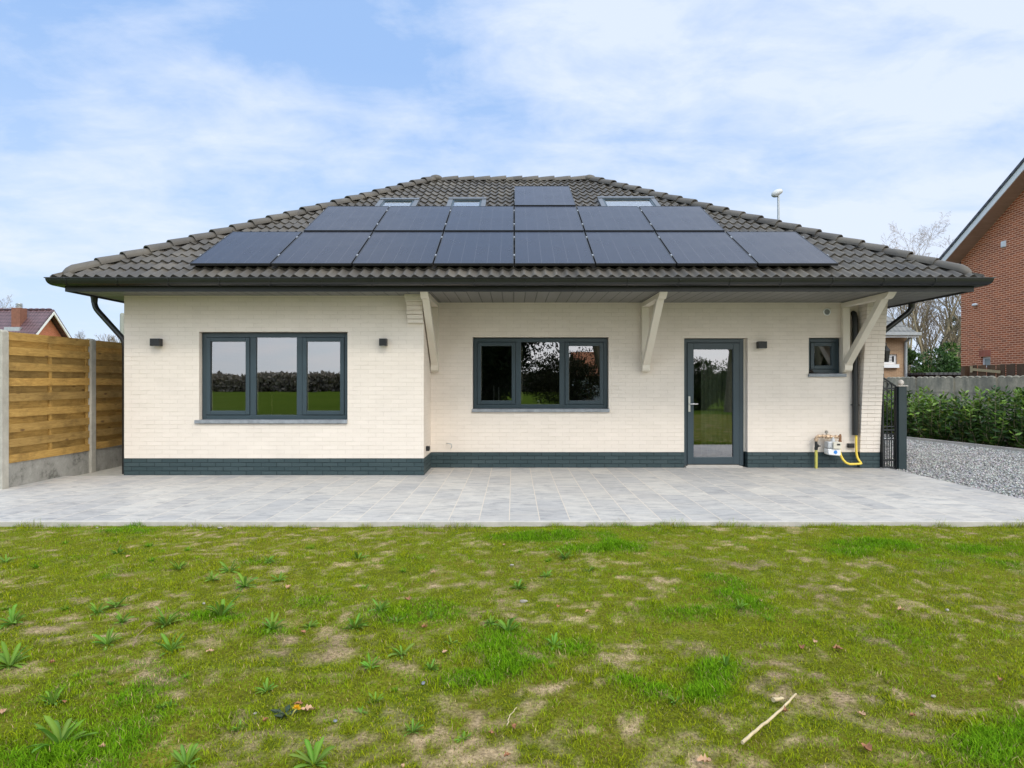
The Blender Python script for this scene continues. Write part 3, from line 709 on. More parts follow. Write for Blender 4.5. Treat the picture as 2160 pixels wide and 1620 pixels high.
def window3(H, yface, sillh, over, mull):
    x0, x1, z0, z1 = H; y0 = yface + 0.085; zb = z0 + sillh; z1 -= 0.012
    x0 += 0.004; x1 -= 0.004
    W = x1 - x0; f = MB(); fw = 0.062
    ring(f, x0, x1, zb, z1, fw, y0, y0 + 0.07)
    m = [x0 + W * a for a in mull]
    for c in m: f.box(c - 0.043, c + 0.043, y0 + 0.0015, y0 + 0.068, zb + fw, z1 - fw)
    win = f.build('window', M['frame'], house, bevel=0.004)
    pn = MB()
    for (a, b) in ((x0 + fw, m[0] - 0.043), (m[1] + 0.043, x1 - fw)):
        s = MB(); ring(s, a + 0.004, b - 0.004, zb + fw + 0.004, z1 - fw - 0.004, 0.058, y0 - 0.014, y0 + 0.045); s.build('sash', M['frame'], win, bevel=0.005)
        pane(pn, a + 0.058, b - 0.058, y0 + 0.02, zb + fw + 0.058, z1 - fw - 0.058)
    pane(pn, m[0] + 0.043, m[1] - 0.043, y0 + 0.03, zb + fw, z1 - fw)
    pn.build('pane', M['glass'], win)
    for a in (x0 + fw + 0.055, m[0] + 0.043, m[1] + 0.043 + 0.055):
        b = MB(); b.box(a + 0.012, a + 0.018, y0 + 0.034, y0 + 0.04, zb + 0.12, z1 - 0.12); b.build('spacer', M['white_trim'], win)
    sill_part(win, H[0], H[1], zb - 0.001, yface, over[0], over[1])
    return win
window3(H_left, YF, 0.062, (0.055, 0.0), (0.347, 0.665))
window3(H_mid, YB, 0.055, (0.01, 0.01), (0.335, 0.662))
# small window
x0, x1, z0, z1 = H_small; y0 = YB + 0.10; zb = z0 + 0.03
f = MB(); ring(f, x0 + 0.004, x1 - 0.004, zb, z1 - 0.006, 0.062, y0, y0 + 0.07); win = f.build('window', M['frame'], house, bevel=0.004)
s = MB(); ring(s, x0 + 0.07, x1 - 0.07, zb + 0.066, z1 - 0.072, 0.058, y0 - 0.014, y0 + 0.045); s.build('sash', M['frame'], win, bevel=0.005)
p = MB(); pane(p, x0 + 0.12, x1 - 0.12, y0 + 0.02, zb + 0.12, z1 - 0.125); p.build('pane', M['glass'], win)
sill_part(win, x0, x1, zb - 0.001, YB, 0.012, 0.05, 0.058)
# door
x0, x1, z0, z1 = H_door; y0 = YB + 0.085; x1d = x1 - 0.035
f = MB(); f.box(x0 + 0.003, x0 + 0.068, y0, y0 + 0.07, 0.02, z1 - 0.006); f.box(x1d - 0.065, x1d, y0, y0 + 0.07, 0.02, z1 - 0.006); f.box(x0 + 0.068, x1d - 0.065, y0, y0 + 0.07, z1 - 0.07, z1 - 0.006)
door = f.build('door', M['frame'], house, bevel=0.004)
f = MB(); f.box(x1d + 0.001, x1 - 0.001, YB + 0.10, YB + 0.20, PL, z1 - 0.004); f.build('reveal', M['white_trim'], door)
lx0, lx1, lz0, lz1 = x0 + 0.072, x1d - 0.069, 0.045, z1 - 0.075
f = MB(); ring(f, lx0, lx1, lz0, lz1, 0.10, y0 - 0.014, y0 + 0.05, 0.115); f.build('leaf', M['frame'], door, bevel=0.005)
f = MB(); pane(f, lx0 + 0.10, lx1 - 0.10, y0 + 0.02, lz0 + 0.115, lz1 - 0.10); f.build('pane', M['glass'], door)
hp = at(1454, 852, y0 - 0.02)
f = MB(); f.box(hp.x - 0.016, hp.x + 0.016, y0 - 0.026, y0 - 0.014, hp.z - 0.125, hp.z + 0.12); f.tube([(hp.x, y0 - 0.02, hp.z), (hp.x, y0 - 0.065, hp.z), (hp.x + 0.012, y0 - 0.072, hp.z), (hp.x + 0.125, y0 - 0.072, hp.z)], 0.010, 10); f.build('handle', M['chrome'], door, smooth=40, bevel=0.003)
f = MB(); f.box(x0 + 0.03, x1d - 0.04, YB - 0.01, y0 + 0.06, 0.001, 0.02); f.box(x0 + 0.075, x1d - 0.075, y0 - 0.02, y0 - 0.002, 0.0202, 0.034); f.build('threshold', M['edging'], door)

# round vent, conduit, downpipes
vc = at(1744, 658, YB); mb = MB(); mb.lathe((vc.x, YB, vc.z), [(0.058, 0.0), (0.058, -0.014), (0.052, -0.018), (0.044, -0.016), (0.043, -0.008)], 24, 1); v = mb.build('wall_vent', M['white'], house, smooth=40)
mb = MB(); mb.lathe((vc.x, YB, vc.z), [(0.0425, -0.004), (0.0425, -0.010), (0.001, -0.011)], 24, 1)
for k in range(-4, 5): mb.box(vc.x - math.sqrt(0.042 ** 2 - (k * 0.009) ** 2), vc.x + math.sqrt(0.042 ** 2 - (k * 0.009) ** 2), YB - 0.015, YB - 0.0112, vc.z + k * 0.009 - 0.002, vc.z + k * 0.009 + 0.002)
mb.build('grille', M['grille'], v)
mb = MB(); cx = 5.378
mb.tube([(cx, 10.445, 0.52), (cx, 10.445, 1.0), (cx, 10.445, 2.30), (cx, 10.455, 2.38), (cx, 10.48, 2.43), (cx, 10.53, 2.45)], 0.044, 14)
dct = mb.build('pipe_cover', M['fascia'], house, smooth=40)
mb = MB(); mb.lathe((cx, 10.445, 0.985), [(0.049, 0.0), (0.049, 0.018)], 14); mb.box(cx - 0.07, cx + 0.07, 10.44, 10.452, 0.986, 1.003); mb.build('clip', M['iron'], dct)
def downpipe(pts, r=0.040):
    P = [Vector(p) for p in pts]; sm = []
    for i, p in enumerate(P):
        if 0 < i < len(P) - 1:
            a = p + (P[i - 1] - p).normalized() * 0.09; b = p + (P[i + 1] - p).normalized() * 0.09
            for t in (0, .25, .5, .75, 1): sm.append(a * (1 - t) ** 2 + p * 2 * t * (1 - t) + b * t * t)
        else: sm.append(p)
    mb = MB(); mb.tube(sm, r, 14); q = mb.build('downpipe', M['gutter'], house, smooth=40)
    mb = MB(); mb.lathe(P[0] + Vector((0, 0, -0.12)), [(r * 1.05, -0.06), (r * 1.15, 0.0), (r * 1.6, 0.08), (r * 1.6, 0.14)], 14); mb.build('outlet', M['gutter'], q, smooth=40)
downpipe([(-6.175, 9.78, 2.70), (-6.175, 9.78, 2.46), (-5.735, 9.80, 1.96), (-5.735, 9.80, 0.0)])
downpipe([(6.335, 10.56, 2.70), (6.335, 10.56, 2.50), (5.86, 10.58, 2.13), (5.86, 10.58, 0.0)], 0.042)

# ------------------------------------------------------------------ fittings on the house
def wall_lamp(x0, x1, y0, y1, D, label):
    a = at(x0, y1, D - 0.05); b = at(x1, y0, D - 0.05)
    t = thing('wall_lamp', label, 'wall lamp', ((a.x + b.x) / 2, D, a.z), 'black cube lamps on the white wall')
    m_ = MB(); m_.box(a.x, b.x, D - 0.105, D - 0.012, a.z, b.z); m_.build('lamp_body', M['lamp'], t, bevel=0.003)
    m_ = MB(); m_.box(a.x + 0.02, b.x - 0.02, D - 0.012, D + 0.0, a.z + 0.01, b.z - 0.01); m_.build('mount', M['lamp'], t)
    m_ = MB(); m_.box(a.x + 0.03, b.x - 0.03, D - 0.085, D - 0.035, a.z - 0.003, a.z - 0.0005); m_.build('lens', M['white'], t)
wall_lamp(320, 340.5, 714.5, 730, YF, 'black cube wall lamp between the wooden fence and the wide left window')
wall_lamp(801, 816.5, 714.5, 729.5, YF, 'black cube wall lamp between the wide left window and the brick corbel')
wall_lamp(1597.5, 1615.5, 720.5, 735, YB, 'black cube wall lamp right of the glass door')

# gas meter
gm = thing('gas_meter', 'grey and cream gas meter with brass pipes and bent yellow hose on wall', 'gas meter', (4.78, 10.42, 0))
def gp(zx, zy, D=10.42): return at(1660 + zx / 9.0, 840 + zy / 9.0, D)
mb = MB(); a = gp(548, 985); mb.tube([(a.x, 10.41, 0.0), (a.x, 10.41, a.z)], 0.0215, 12); mb.build('riser', M['olive_yellow'], gm, smooth=40)
mb = MB(); a1 = gp(548, 980); a2 = gp(548, 815); mb.tube([(a1.x, 10.41, a1.z), (a1.x, 10.41, a1.z + 0.03), (a1.x, 10.41, a1.z + 0.05), (a2.x, 10.41, a2.z - 0.04), (a2.x, 10.41, a2.z)], [0.025, 0.027, 0.022, 0.022, 0.018], 12); mb.ball((a1.x + 0.015, 10.39, a1.z + 0.065), 0.026, (1, 1, 1), 10); mb.box(a1.x - 0.01, a1.x + 0.05, 10.365, 10.375, a1.z + 0.055, a1.z + 0.075)
vlv = mb.build('valve', M['dark'], gm, smooth=50)
b1 = gp(548, 820); b2 = gp(548, 720); b3 = gp(1000, 720)
mb = MB(); mb.tube([(b1.x, 10.41, b1.z), (b1.x, 10.41, b2.z - 0.03), (b1.x + 0.008, 10.41, b2.z - 0.01), (b1.x + 0.03, 10.41, b2.z), (gp(700, 0).x, 10.41, b2.z), (b3.x, 10.41, b2.z - 0.02)], 0.020, 12)
for zx, r in ((548, 0.034), ): mb.lathe((b1.x, 10.41, gp(0, 800).z), [(r, 0), (r, 0.035)], 8)
for zx, r, w in ((600, 0.027, 0.03), (675, 0.03, 0.02), (760, 0.036, 0.05), (830, 0.028, 0.025), (930, 0.026, 0.03)):
    x = gp(zx, 0).x; mb.lathe((x, 10.41, b2.z - 0.008 * (zx > 700)), [(r, -w / 2), (r, w / 2)], 8, 0)
mb.build('brass_pipe', M['brass'], gm, smooth=40)
k = gp(745, 690); mb = MB(); mb.tube([(k.x, 10.41, k.z - 0.02), (k.x, 10.41, k.z + 0.02)], 0.010, 8); mb.lathe((k.x, 10.41, k.z + 0.02), [(0.024, 0), (0.026, 0.012), (0.022, 0.04), (0.01, 0.045)], 10); mb.build('knob', M['stone'], gm, smooth=40)
r1 = gp(1000, 680); r2 = gp(995, 825); mb = MB(); mb.tube([(r1.x, 10.40, r1.z), (r1.x, 10.40, r1.z - 0.03), (r2.x, 10.40, r2.z)], [0.012, 0.02, 0.02], 10); mb.lathe((r2.x, 10.40, r2.z), [(0.027, 0), (0.027, 0.02)], 8); mb.box(r1.x - 0.035, r1.x - 0.01, 10.385, 10.40, r1.z - 0.035, r1.z - 0.02); mb.build('tap', M['rust'], gm, smooth=40)
c1 = gp(720, 1070); c2 = gp(960, 950); mb = MB()
cxm = (c1.x + c2.x) / 2; hw = (c2.x - c1.x) / 2
mb.prism([(c1.x + 0.02, c1.z + 0.004), (c1.x + 0.01, c1.z + 0.012), (c1.x, c1.z + 0.02), (c1.x, c2.z), (c2.x, c2.z), (c2.x, c1.z - 0.004), (c2.x - 0.02, c1.z - 0.008)], 1, 10.31, 10.46); mb.build('lower_shell', M['white'], gm, bevel=0.012, smooth=40)
c3 = gp(722, 945); c4 = gp(850, 815); mb = MB(); mb.box(c3.x, gp(950, 0).x, 10.32, 10.46, c3.z + 0.003, c4.z); mb.build('upper_shell', M['meter_grey'], gm, bevel=0.015, smooth=40)
d1 = gp(805, 945); d2 = gp(955, 818); mb = MB(); mb.box(d1.x, d2.x, 10.285, 10.319, d1.z, d2.z); idx = mb.build('index_box', M['meter_cream'], gm, bevel=0.006)
d1 = gp(872, 880); d2 = gp(930, 850); mb = MB(); mb.box(d1.x, d2.x, 10.281, 10.286, d1.z, d2.z); mb.build('display', M['dark'], idx)
d1 = gp(922, 1025, 10.31); mb = MB(); mb.lathe((d1.x, 10.309, d1.z), [(0.028, 0.0), (0.028, -0.002)], 18, 1); mb.build('sticker', M['blue'], gm)
n1 = gp(865, 815); n2 = gp(865, 735); mb = MB(); mb.lathe((n1.x, 10.41, n1.z), [(0.034, 0), (0.034, 0.03), (0.024, 0.035), (0.022, n2.z - n1.z)], 10); mb.build('neck', M['meter_grey'], gm, smooth=40)
hose = [(995, 825, 10.40), (995, 930, 10.40), (1003, 1010, 10.39), (1022, 1090, 10.38), (1065, 1170, 10.37), (1120, 1225, 10.36), (1190, 1252, 10.355), (1300, 1250, 10.35), (1385, 1244, 10.35), (1408, 1238, 10.36), (1400, 1222, 10.39), (1365, 1180, 10.42), (1335, 1120, 10.435), (1318, 1040, 10.44), (1313, 900, 10.445), (1313, 690, 10.445)]
mb = MB(); mb.tube([gp(*h) for h in hose], 0.0175, 12); mb.build('hose', M['yellow'], gm, smooth=50)
w_ = [gp(420, 835, 10.44), gp(460, 800, 10.42), gp(500, 765, 10.40), gp(530, 750, 10.39)]
mb = MB(); mb.tube(w_, 0.003, 5); mb.build('wire', M['galv'], gm)

def socket(c, w, h, d, label, nrm='y'):
    t = thing('wall_socket', label, 'wall socket', c, 'black outdoor sockets low on the wall')
    m_ = MB()
    if nrm == 'y': m_.box(c[0] - w / 2, c[0] + w / 2, c[1] - d, c[1], c[2] - h / 2, c[2] + h / 2)
    else: m_.box(c[0], c[0] + d, c[1] - w / 2, c[1] + w / 2, c[2] - h / 2, c[2] + h / 2)
    m_.build('box', M['lamp'], t, bevel=0.004)
    m_ = MB()
    if nrm == 'y': m_.box(c[0] - w / 2 + 0.008, c[0] + w / 2 - 0.008, c[1] - d - 0.006, c[1] - d, c[2] - h / 2 + 0.02, c[2] + h / 2 - 0.006)
    else: m_.box(c[0] + d, c[0] + d + 0.006, c[1] - w / 2 + 0.008, c[1] + w / 2 - 0.008, c[2] - h / 2 + 0.02, c[2] + h / 2 - 0.006)
    m_.build('flap', M['dark'], t, bevel=0.002)
s1 = at(1793, 939.5, YB); socket((s1.x, YB, s1.z), 0.10, 0.068, 0.045, 'flat black wall socket right of the gas meter')
s2 = at(902.5, 946, 9.93); socket((XM, 9.93, s2.z), 0.075, 0.07, 0.05, 'small black wall socket on the short return wall above the plinth', 'x')
# stub of a garden tap and bare cable by the plinth
a = at(943, 935, YB); mb = MB(); mb.tube([at(942, 935, YB - 0.0), at(946, 935.5, YB - 0.06), at(952, 937, YB - 0.07), at(953, 942, YB - 0.07), at(951, 946, YB - 0.06)], 0.006, 6)
tag(mb.build('cable', M['galv'], None, smooth=40, org=tuple(a)), 'short bent grey cable sticking out of the wall below the middle window', 'cable')
# rag on the sill of the small window
base = at(1709, 789, YB + 0.03); V = []; nx, ny = 14, 6
for j in range(ny):
    for i in range(nx):
        V.append((base.x + i * 0.022 + 0.01 * math.sin(j * 2), YB + 0.005 + j * 0.016, base.z + 0.006 + 0.024 * abs(math.sin(i * 0.9 + j * 0.7)) * (1 - i / nx * 0.6) + (0.045 if i in (1, 2) and j > 2 else 0)))
mb = MB(); mb.add(V, [(j * nx + i, j * nx + i + 1, (j + 1) * nx + i + 1, (j + 1) * nx + i) for j in range(ny - 1) for i in range(nx - 1)])
o = mb.build('glove', M['rag'], None, smooth=60, org=tuple(base)); o.modifiers.new('t', 'SOLIDIFY').thickness = 0.006
tag(o, 'crumpled dark work glove lying on the sill of the small window', 'glove')
# carriage lantern on the side wall
lp = Vector((6.02, 10.72, 0)); zt = at(0, 727, 10.72).z
lt = thing('wall_lantern', 'black carriage lantern on the right side wall of the white house', 'lantern', (XR, 10.72, zt - 0.28))
mb = MB(); mb.tube([(XR, 10.72, zt - 0.02), (lp.x - 0.06, 10.72, zt + 0.03), (lp.x, 10.72, zt + 0.02), (lp.x, 10.72, zt - 0.02)], 0.009, 8); mb.lathe((XR + 0.006, 10.72, zt - 0.02), [(0.04, -0.006), (0.04, 0.006)], 12, 0); mb.build('arm', M['iron'], lt, smooth=40)
mb = MB(); mb.lathe((lp.x, lp.y, zt - 0.10), [(0.075, 0.0), (0.062, 0.02), (0.02, 0.07), (0.008, 0.09)], 6); mb.build('cap', M['iron'], lt)
mb = MB(); mb.lathe((lp.x, lp.y, zt - 0.28), [(0.04, 0.0), (0.045, 0.01), (0.064, 0.178)], 6); mb.build('lamp_glass', M['dark'], lt)

# solar panels
PW, PP, PLN = 1.101, 1.121, 0.0
D0 = 9.15; D3 = 13.42; ROWL = (D3 - D0) / 3 / cf; LIFT = 0.112
px0 = 0.012
rows = [(0, list(range(-4, 4)), 'bottom'), (1, list(range(-3, 3)), 'middle'), (2, [0], 'top')]
ordn = ['leftmost', 'second from the left', 'third from the left', 'fourth from the left', 'fourth from the right', 'third from the right', 'second from the right', 'rightmost']
ord6 = ['leftmost', 'second from the left', 'third from the left', 'third from the right', 'second from the right', 'rightmost']
pbody = None
DR0 = D0 + LIFT * sf
for (r, ks, nm) in rows:
    for j, kk in enumerate(ks):
        cxp = px0 + (kk + 0.5) * PP; cD = DR0 + (r + 0.5) * ROWL * cf
        lab = {'bottom': f'black solar panel, {ordn[j]} in the bottom row of eight', 'middle': f'black solar panel, {ord6[j] if j < 6 else ""} in the middle row of six', 'top': 'single black solar panel reaching up between the skylights above the middle row'}[nm]
        t = thing('solar_panel', lab, 'solar panel', (0, 0, 0), 'solar panels on the front roof slope')
        t.matrix_world = roof_frame(cxp, cD, LIFT - 0.035 + 0.0115 * (cD - EY))
        if pbody is None:
            w, l = PW, ROWL - 0.018
            fr = MB(); ring2 = [(-w / 2, w / 2, -l / 2, -l / 2 + 0.012), (-w / 2, w / 2, l / 2 - 0.012, l / 2), (-w / 2, -w / 2 + 0.012, -l / 2 + 0.012, l / 2 - 0.012), (w / 2 - 0.012, w / 2, -l / 2 + 0.012, l / 2 - 0.012)]
            for (a, b, c, d) in ring2: fr.box(a, b, c, d, 0, 0.035)
            ce = MB(); ce.box(-w / 2 + 0.012, w / 2 - 0.012, -l / 2 + 0.012, l / 2 - 0.012, 0.006, 0.0325)
            cl = MB()
            pl = [(fr, 'frame', M['panel_frame']), (ce, 'cells', M['panel'])]
            for yy in (-0.27 * l, 0.30 * l):
                for (xa, xb) in ((w / 2 + 0.001, w / 2 + 0.009), (-w / 2 - 0.009, -w / 2 - 0.001)): pl.append((MB().box(xa, xb, yy - 0.03, yy + 0.03, -0.01, 0.040), 'clamp', M['clamp']))
                pl.append((MB().box(-w / 2 - 0.009, w / 2 + 0.009, yy - 0.02, yy + 0.02, -0.075, -0.012), 'rail', M['fascia']))
            pbody = [(b.v, b.f, nme, mt) for b, nme, mt in pl]
            meshes = []
            for (v, f, nme, mt) in pbody:
                me = bpy.data.meshes.new(nme); me.from_pydata(v, [], f); me.materials.append(mt); meshes.append((nme, me))
        for nme, me in meshes:
            o = bpy.data.objects.new(nme, me); COL.objects.link(o); o.parent = t
# bird dropping on a panel is a mark of the surface: leave it out

# ------------------------------------------------------------------ things seen through the windows
cz = 0.93
tp = thing('kitchen_counter', 'dark kitchen counter behind the middle window', 'counter', (0.4, 11.1, 0.0))
mb = MB(); mb.box(-1.0, 2.3, 10.84, 11.4, 0.05, 0.87); mb.build('cabinet', M['room'], tp)
mb = MB(); mb.box(-1.02, 2.3, 10.83, 11.42, 0.871, 0.905); mb.build('worktop', M['dark'], tp)
for xx, hh, nm in ((1041.5, 813, 'tall chrome tap post left behind the middle window'), (1052, 817, 'shorter chrome tap post behind the middle window')):
    a = at(xx, 851, 11.0); b = at(xx, hh, 11.0); mb = MB(); mb.tube([(a.x, 11.0, 0.905), (a.x, 11.0, b.z - 0.02), (a.x, 11.0, b.z)], [0.013, 0.009, 0.008], 8); mb.lathe((a.x, 11.0, 0.905), [(0.024, 0), (0.022, 0.012), (0.013, 0.02)], 10)
    tag(mb.build('tap', M['chrome'], None, smooth=40, org=(a.x, 11.0, 0.905)), nm, 'tap', 'kitchen taps')
a = at(1137, 857, 10.95); sd = thing('soap_dispenser', 'small soap dispenser with white pump behind the middle window', 'soap dispenser', (a.x, 10.95, 0.905))
mb = MB(); mb.lathe((a.x, 10.95, 0.905), [(0.034, 0), (0.036, 0.01), (0.036, 0.085), (0.016, 0.10)], 14); mb.build('bottle', M['ceramic'], sd, smooth=40)
mb = MB(); mb.tube([(a.x, 10.95, 1.0), (a.x, 10.95, 1.04)], 0.007, 8); mb.box(a.x - 0.03, a.x + 0.008, 10.943, 10.957, 1.035, 1.05); mb.build('pump', M['white'], sd)
a = at(1241, 850, 10.93); vs_ = thing('vase', 'beige vase of eucalyptus branches in the right pane of the middle window', 'vase', (a.x, 10.95, 0.905))
mb = MB(); mb.lathe((a.x, 10.95, 0.905), [(0.045, 0), (0.085, 0.03), (0.098, 0.075), (0.085, 0.125), (0.05, 0.155), (0.044, 0.165)], 20); mb.build('pot', M['ceramic'], vs_, smooth=50)
P = []; Dn = []; st = MB()
for i in range(9):
    e = Vector((a.x + random.uniform(-0.2, 0.2), 10.95 + random.uniform(-0.08, 0.1), 1.22 + random.uniform(-0.05, 0.16))); s0 = Vector((a.x, 10.95, 1.06)); st.tube([s0, (s0 + e) / 2 + Vector((0, 0, 0.04)), e], 0.003, 4)
    for k in range(9):
        t = 0.3 + 0.7 * k / 8; P.append(s0 * (1 - t) + e * t); Dn.append((random.uniform(-1, 1), random.uniform(-1, 1), random.uniform(-.3, 1)))
V, Fq, T = leaves(len(P), np.array(P), np.array(Dn), 0.055, 0.75, lerp_cols(len(P), (0.03, 0.07, 0.045), (0.06, 0.11, 0.07)))
np_mesh('leaves', V, Fq, M['leaves'], T, vs_, (a.x, 10.95, 0.905)); st.build('stems', M['twig'], vs_)
# dining table with candlestick, bowl and chair behind the wide left window
tb = thing('dining_table', 'dining table top behind the wide left window', 'table', (-3.5, 11.4, 0))
mb = MB(); mb.box(-4.4, -2.2, 10.9, 11.9, 0.72, 0.76); mb.build('tabletop', M['room_floor'], tb)
for (x, y) in ((-4.3, 11.0), (-2.3, 11.0), (-4.3, 11.8), (-2.3, 11.8)):
    mb = MB(); mb.box(x - 0.035, x + 0.035, y - 0.035, y + 0.035, 0.03, 0.72); mb.build('leg', M['room_floor'], tb)
a = at(573.5, 845, 11.2); mb = MB(); mb.lathe((a.x, 11.2, 0.76), [(0.05, 0), (0.045, 0.012), (0.009, 0.02), (0.008, 0.20), (0.02, 0.205), (0.012, 0.22), (0.010, 0.38), (0.003, 0.385)], 12)
tag(mb.build('candlestick', M['brass'], None, smooth=40, org=(a.x, 11.2, 0.76)), 'slim candlestick with candle on the table in the left window', 'candlestick')
a = at(585, 876, 11.15); mb = MB(); mb.lathe((a.x, 11.15, 0.76), [(0.03, 0), (0.055, 0.02), (0.065, 0.05), (0.06, 0.05), (0.05, 0.022), (0.01, 0.012)], 16)
tag(mb.build('bowl', M['meter_cream'], None, smooth=40, org=(a.x, 11.15, 0.76)), 'small cream bowl beside the candlestick on the table', 'bowl')
a = at(466, 872, 10.75); ch = thing('chair', 'pale curved shell chair behind the left pane of the wide window', 'chair', (a.x - 0.15, 10.75, 0.03))
arc = []; arc2 = []
for k in range(13):
    t = R(10 + 150 * k / 12); arc.append((a.x - 0.2 + 0.24 * math.cos(t), 10.68 + 0.25 * (1 - math.sin(t)) + 0.1, 0.62 + 0.28 * math.sin(t)))
mb = MB()
for i in range(12):
    p, q = arc[i], arc[i + 1]; mb.quad(p, q, (q[0] * 0.9 + (a.x - 0.2) * 0.1, q[1], 0.46), (p[0] * 0.9 + (a.x - 0.2) * 0.1, p[1], 0.46))
o = mb.build('backrest', M['white'], ch, smooth=60); o.modifiers.new('t', 'SOLIDIFY').thickness = 0.02
mb = MB(); mb.lathe((a.x - 0.2, 10.85, 0.43), [(0.2, 0), (0.23, 0.015), (0.22, 0.04)], 18); mb.build('seat', M['white'], ch, smooth=40)
for sx in (-1, 1):
    for sy in (-1, 1):
        mb = MB(); mb.tube([(a.x - 0.2 + sx * 0.12, 10.85 + sy * 0.12, 0.43), (a.x - 0.2 + sx * 0.2, 10.85 + sy * 0.2, 0.03)], 0.012, 6); mb.build('leg', M['stick'], ch)
# curtain inside the door
cx0 = at(1479, 0, 10.95).x; cx1 = at(1552, 0, 10.95).x; n = 60
V = []
for i in range(n + 1):
    x = cx0 + (cx1 - cx0 + 0.2) * i / n; y = 10.95 + 0.02 * math.sin(i * 0.95) + 0.008 * math.sin(i * 2.3)
    V += [(x, y, 0.06), (x, y, 2.3)]
mb = MB(); mb.add(V, [(2 * i, 2 * i + 2, 2 * i + 3, 2 * i + 1) for i in range(n)])
o = mb.build('curtain', M['curtain'], None, smooth=70, org=((cx0 + cx1) / 2, 10.95, 0.06)); o.modifiers.new('t', 'SOLIDIFY').thickness = 0.004
tag(o, 'grey-green curtain hanging inside the glass door', 'curtain')

# ------------------------------------------------------------------ left boundary fence
fe = thing('fence', 'golden wooden slat fence with concrete posts and gravel boards left of house', 'fence', (-6.5, 9.5, 0))
FX = -6.5
def fence_bay(y0, y1, lab=None):
    mb = MB(); z = 0.315; i = 0
    n = 17; pitch = (2.0 - 0.315) / n
    for i in range(n):
        front = i % 2 == 0; zc = 0.315 + pitch * (i + 0.5)
        h = 0.104 if front else 0.122; x = FX + (0.024 if front else -0.022)
        segs = 8; dz = random.uniform(-0.006, 0.006); dz2 = random.uniform(-0.006, 0.006)
        vs = []
        for k in range(segs + 1):
            t = k / segs; y = y0 + (y1 - y0) * t; bow = (0.010 * math.sin(math.pi * (t * 2)) ** 2) * (1 if front else -1); zz = zc + dz * (1 - t) + dz2 * t
            if i == n - 1: zz = zc - 0.003
            vs += [(x + bow - 0.006, y, zz - h / 2), (x + bow + 0.006, y, zz - h / 2), (x + bow + 0.006, y, zz + h / 2), (x + bow - 0.006, y, zz + h / 2)]
        fs = [(4 * k + a, 4 * k + (a + 1) % 4, 4 * (k + 1) + (a + 1) % 4, 4 * (k + 1) + a) for k in range(segs) for a in range(4)] + [(3, 2, 1, 0), (4 * segs, 4 * segs + 1, 4 * segs + 2, 4 * segs + 3)]
        mb.add(vs, fs)
    p = mb.build('slat_panel', M['fence_wood'], fe)
    for yy in ((y0 + y1) / 2 - 0.02, y1 - 0.05, y0 + 0.012):
        mb = MB(); mb.box(FX - 0.012, FX + 0.014, yy, yy + 0.045, 0.32, 1.985); mb.build('batten', M['fence_wood'], p)
    mb = MB(); mb.box(FX - 0.02, FX + 0.02, y0, y1, -0.2, 0.31); mb.build('gravel_board', M['stained'], fe)
ys = [8.36, 10.13, 11.95, 13.8]
for a, b in zip(ys[:-1], ys[1:]): fence_bay(a + 0.115, b - 0.0)
for y in ys:
    mb = MB(); prof_ = [(FX - 0.06, -0.2), (FX + 0.06, -0.2), (FX + 0.06, 1.985), (FX + 0.045, 2.012), (FX, 2.022), (FX - 0.045, 2.012), (FX - 0.06, 1.985)]
    mb.prism(prof_, 1, y, y + 0.114); mb.build('post', M['concrete'], fe, bevel=0.006)

# ------------------------------------------------------------------ gate on the right
ga = thing('gate', 'narrow black ornamental iron gate panel with green post beside the house corner', 'gate', (5.95, 10.42, 0))
GX0, GX1, GY = 5.785, 5.985, 10.41
mb = MB(); mb.box(6.005, 6.13, 10.34, 10.46, -0.02, 1.285); gpost = mb.build('post', M['gate_green'], ga, bevel=0.004)
mb = MB(); mb.box(5.99, 6.145, 10.325, 10.475, 1.286, 1.30); mb.build('cap', M['cap_stone'], gpost, bevel=0.003)
mb = MB(); mb.ball((6.068, 10.40, 1.345), 0.046, (1, 1, 1), 16); mb.build('finial', M['cap_stone'], gpost, smooth=60)
mb = MB()
mb.box(GX1 - 0.002, GX1 + 0.018, GY - 0.03, GY + 0.03, 0.0, 1.27); mb.box(GX0 - 0.004, GX0 + 0.014, GY - 0.02, GY + 0.02, 0.01, 1.42)
for z, h in ((0.02, 0.02), (0.13, 0.03), (0.45, 0.022), (0.60, 0.022), (0.655, 0.016), (1.08, 0.014), (1.255, 0.022)): mb.box(GX0 + 0.014, GX1 - 0.002, GY - 0.012, GY + 0.012, z - h / 2, z + h / 2)
mb.bar((GX0, GY, 1.43), (GX1 + 0.015, GY, 1.285), 0.03, 0.02)
mb.build('leaf_frame', M['iron'], ga, bevel=0.002)
for i, x in enumerate((GX0 + 0.04, GX0 + 0.075, GX0 + 0.11, GX0 + 0.145, GX0 + 0.18)):
    mb = MB(); mb.tube([(x, GY, 0.02), (x, GY, 0.45)] if i % 2 == 0 else [(x, GY, 0.03), (x, GY, 1.34)], 0.0085, 8); mb.build('bar', M['iron'], ga, smooth=50)
def circ(c, r, a0=0, a1=360, rr=0.007): MB().tube([(c[0] + r * math.cos(R(a0 + (a1 - a0) * k / 16)), GY, c[1] + r * math.sin(R(a0 + (a1 - a0) * k / 16))) for k in range(17)], rr, 6).build('scroll', M['iron'], ga, smooth=60)
for x in (GX0 + 0.05, GX0 + 0.10, GX0 + 0.15): circ((x, 0.52), 0.034)
circ((GX0 + 0.045, 1.31), 0.05); circ((GX0 + 0.115, 1.285), 0.04); circ((GX0 + 0.06, 1.17), 0.06, 0, 120); circ((GX0 + 0.15, 1.17), 0.06, 60, 180)

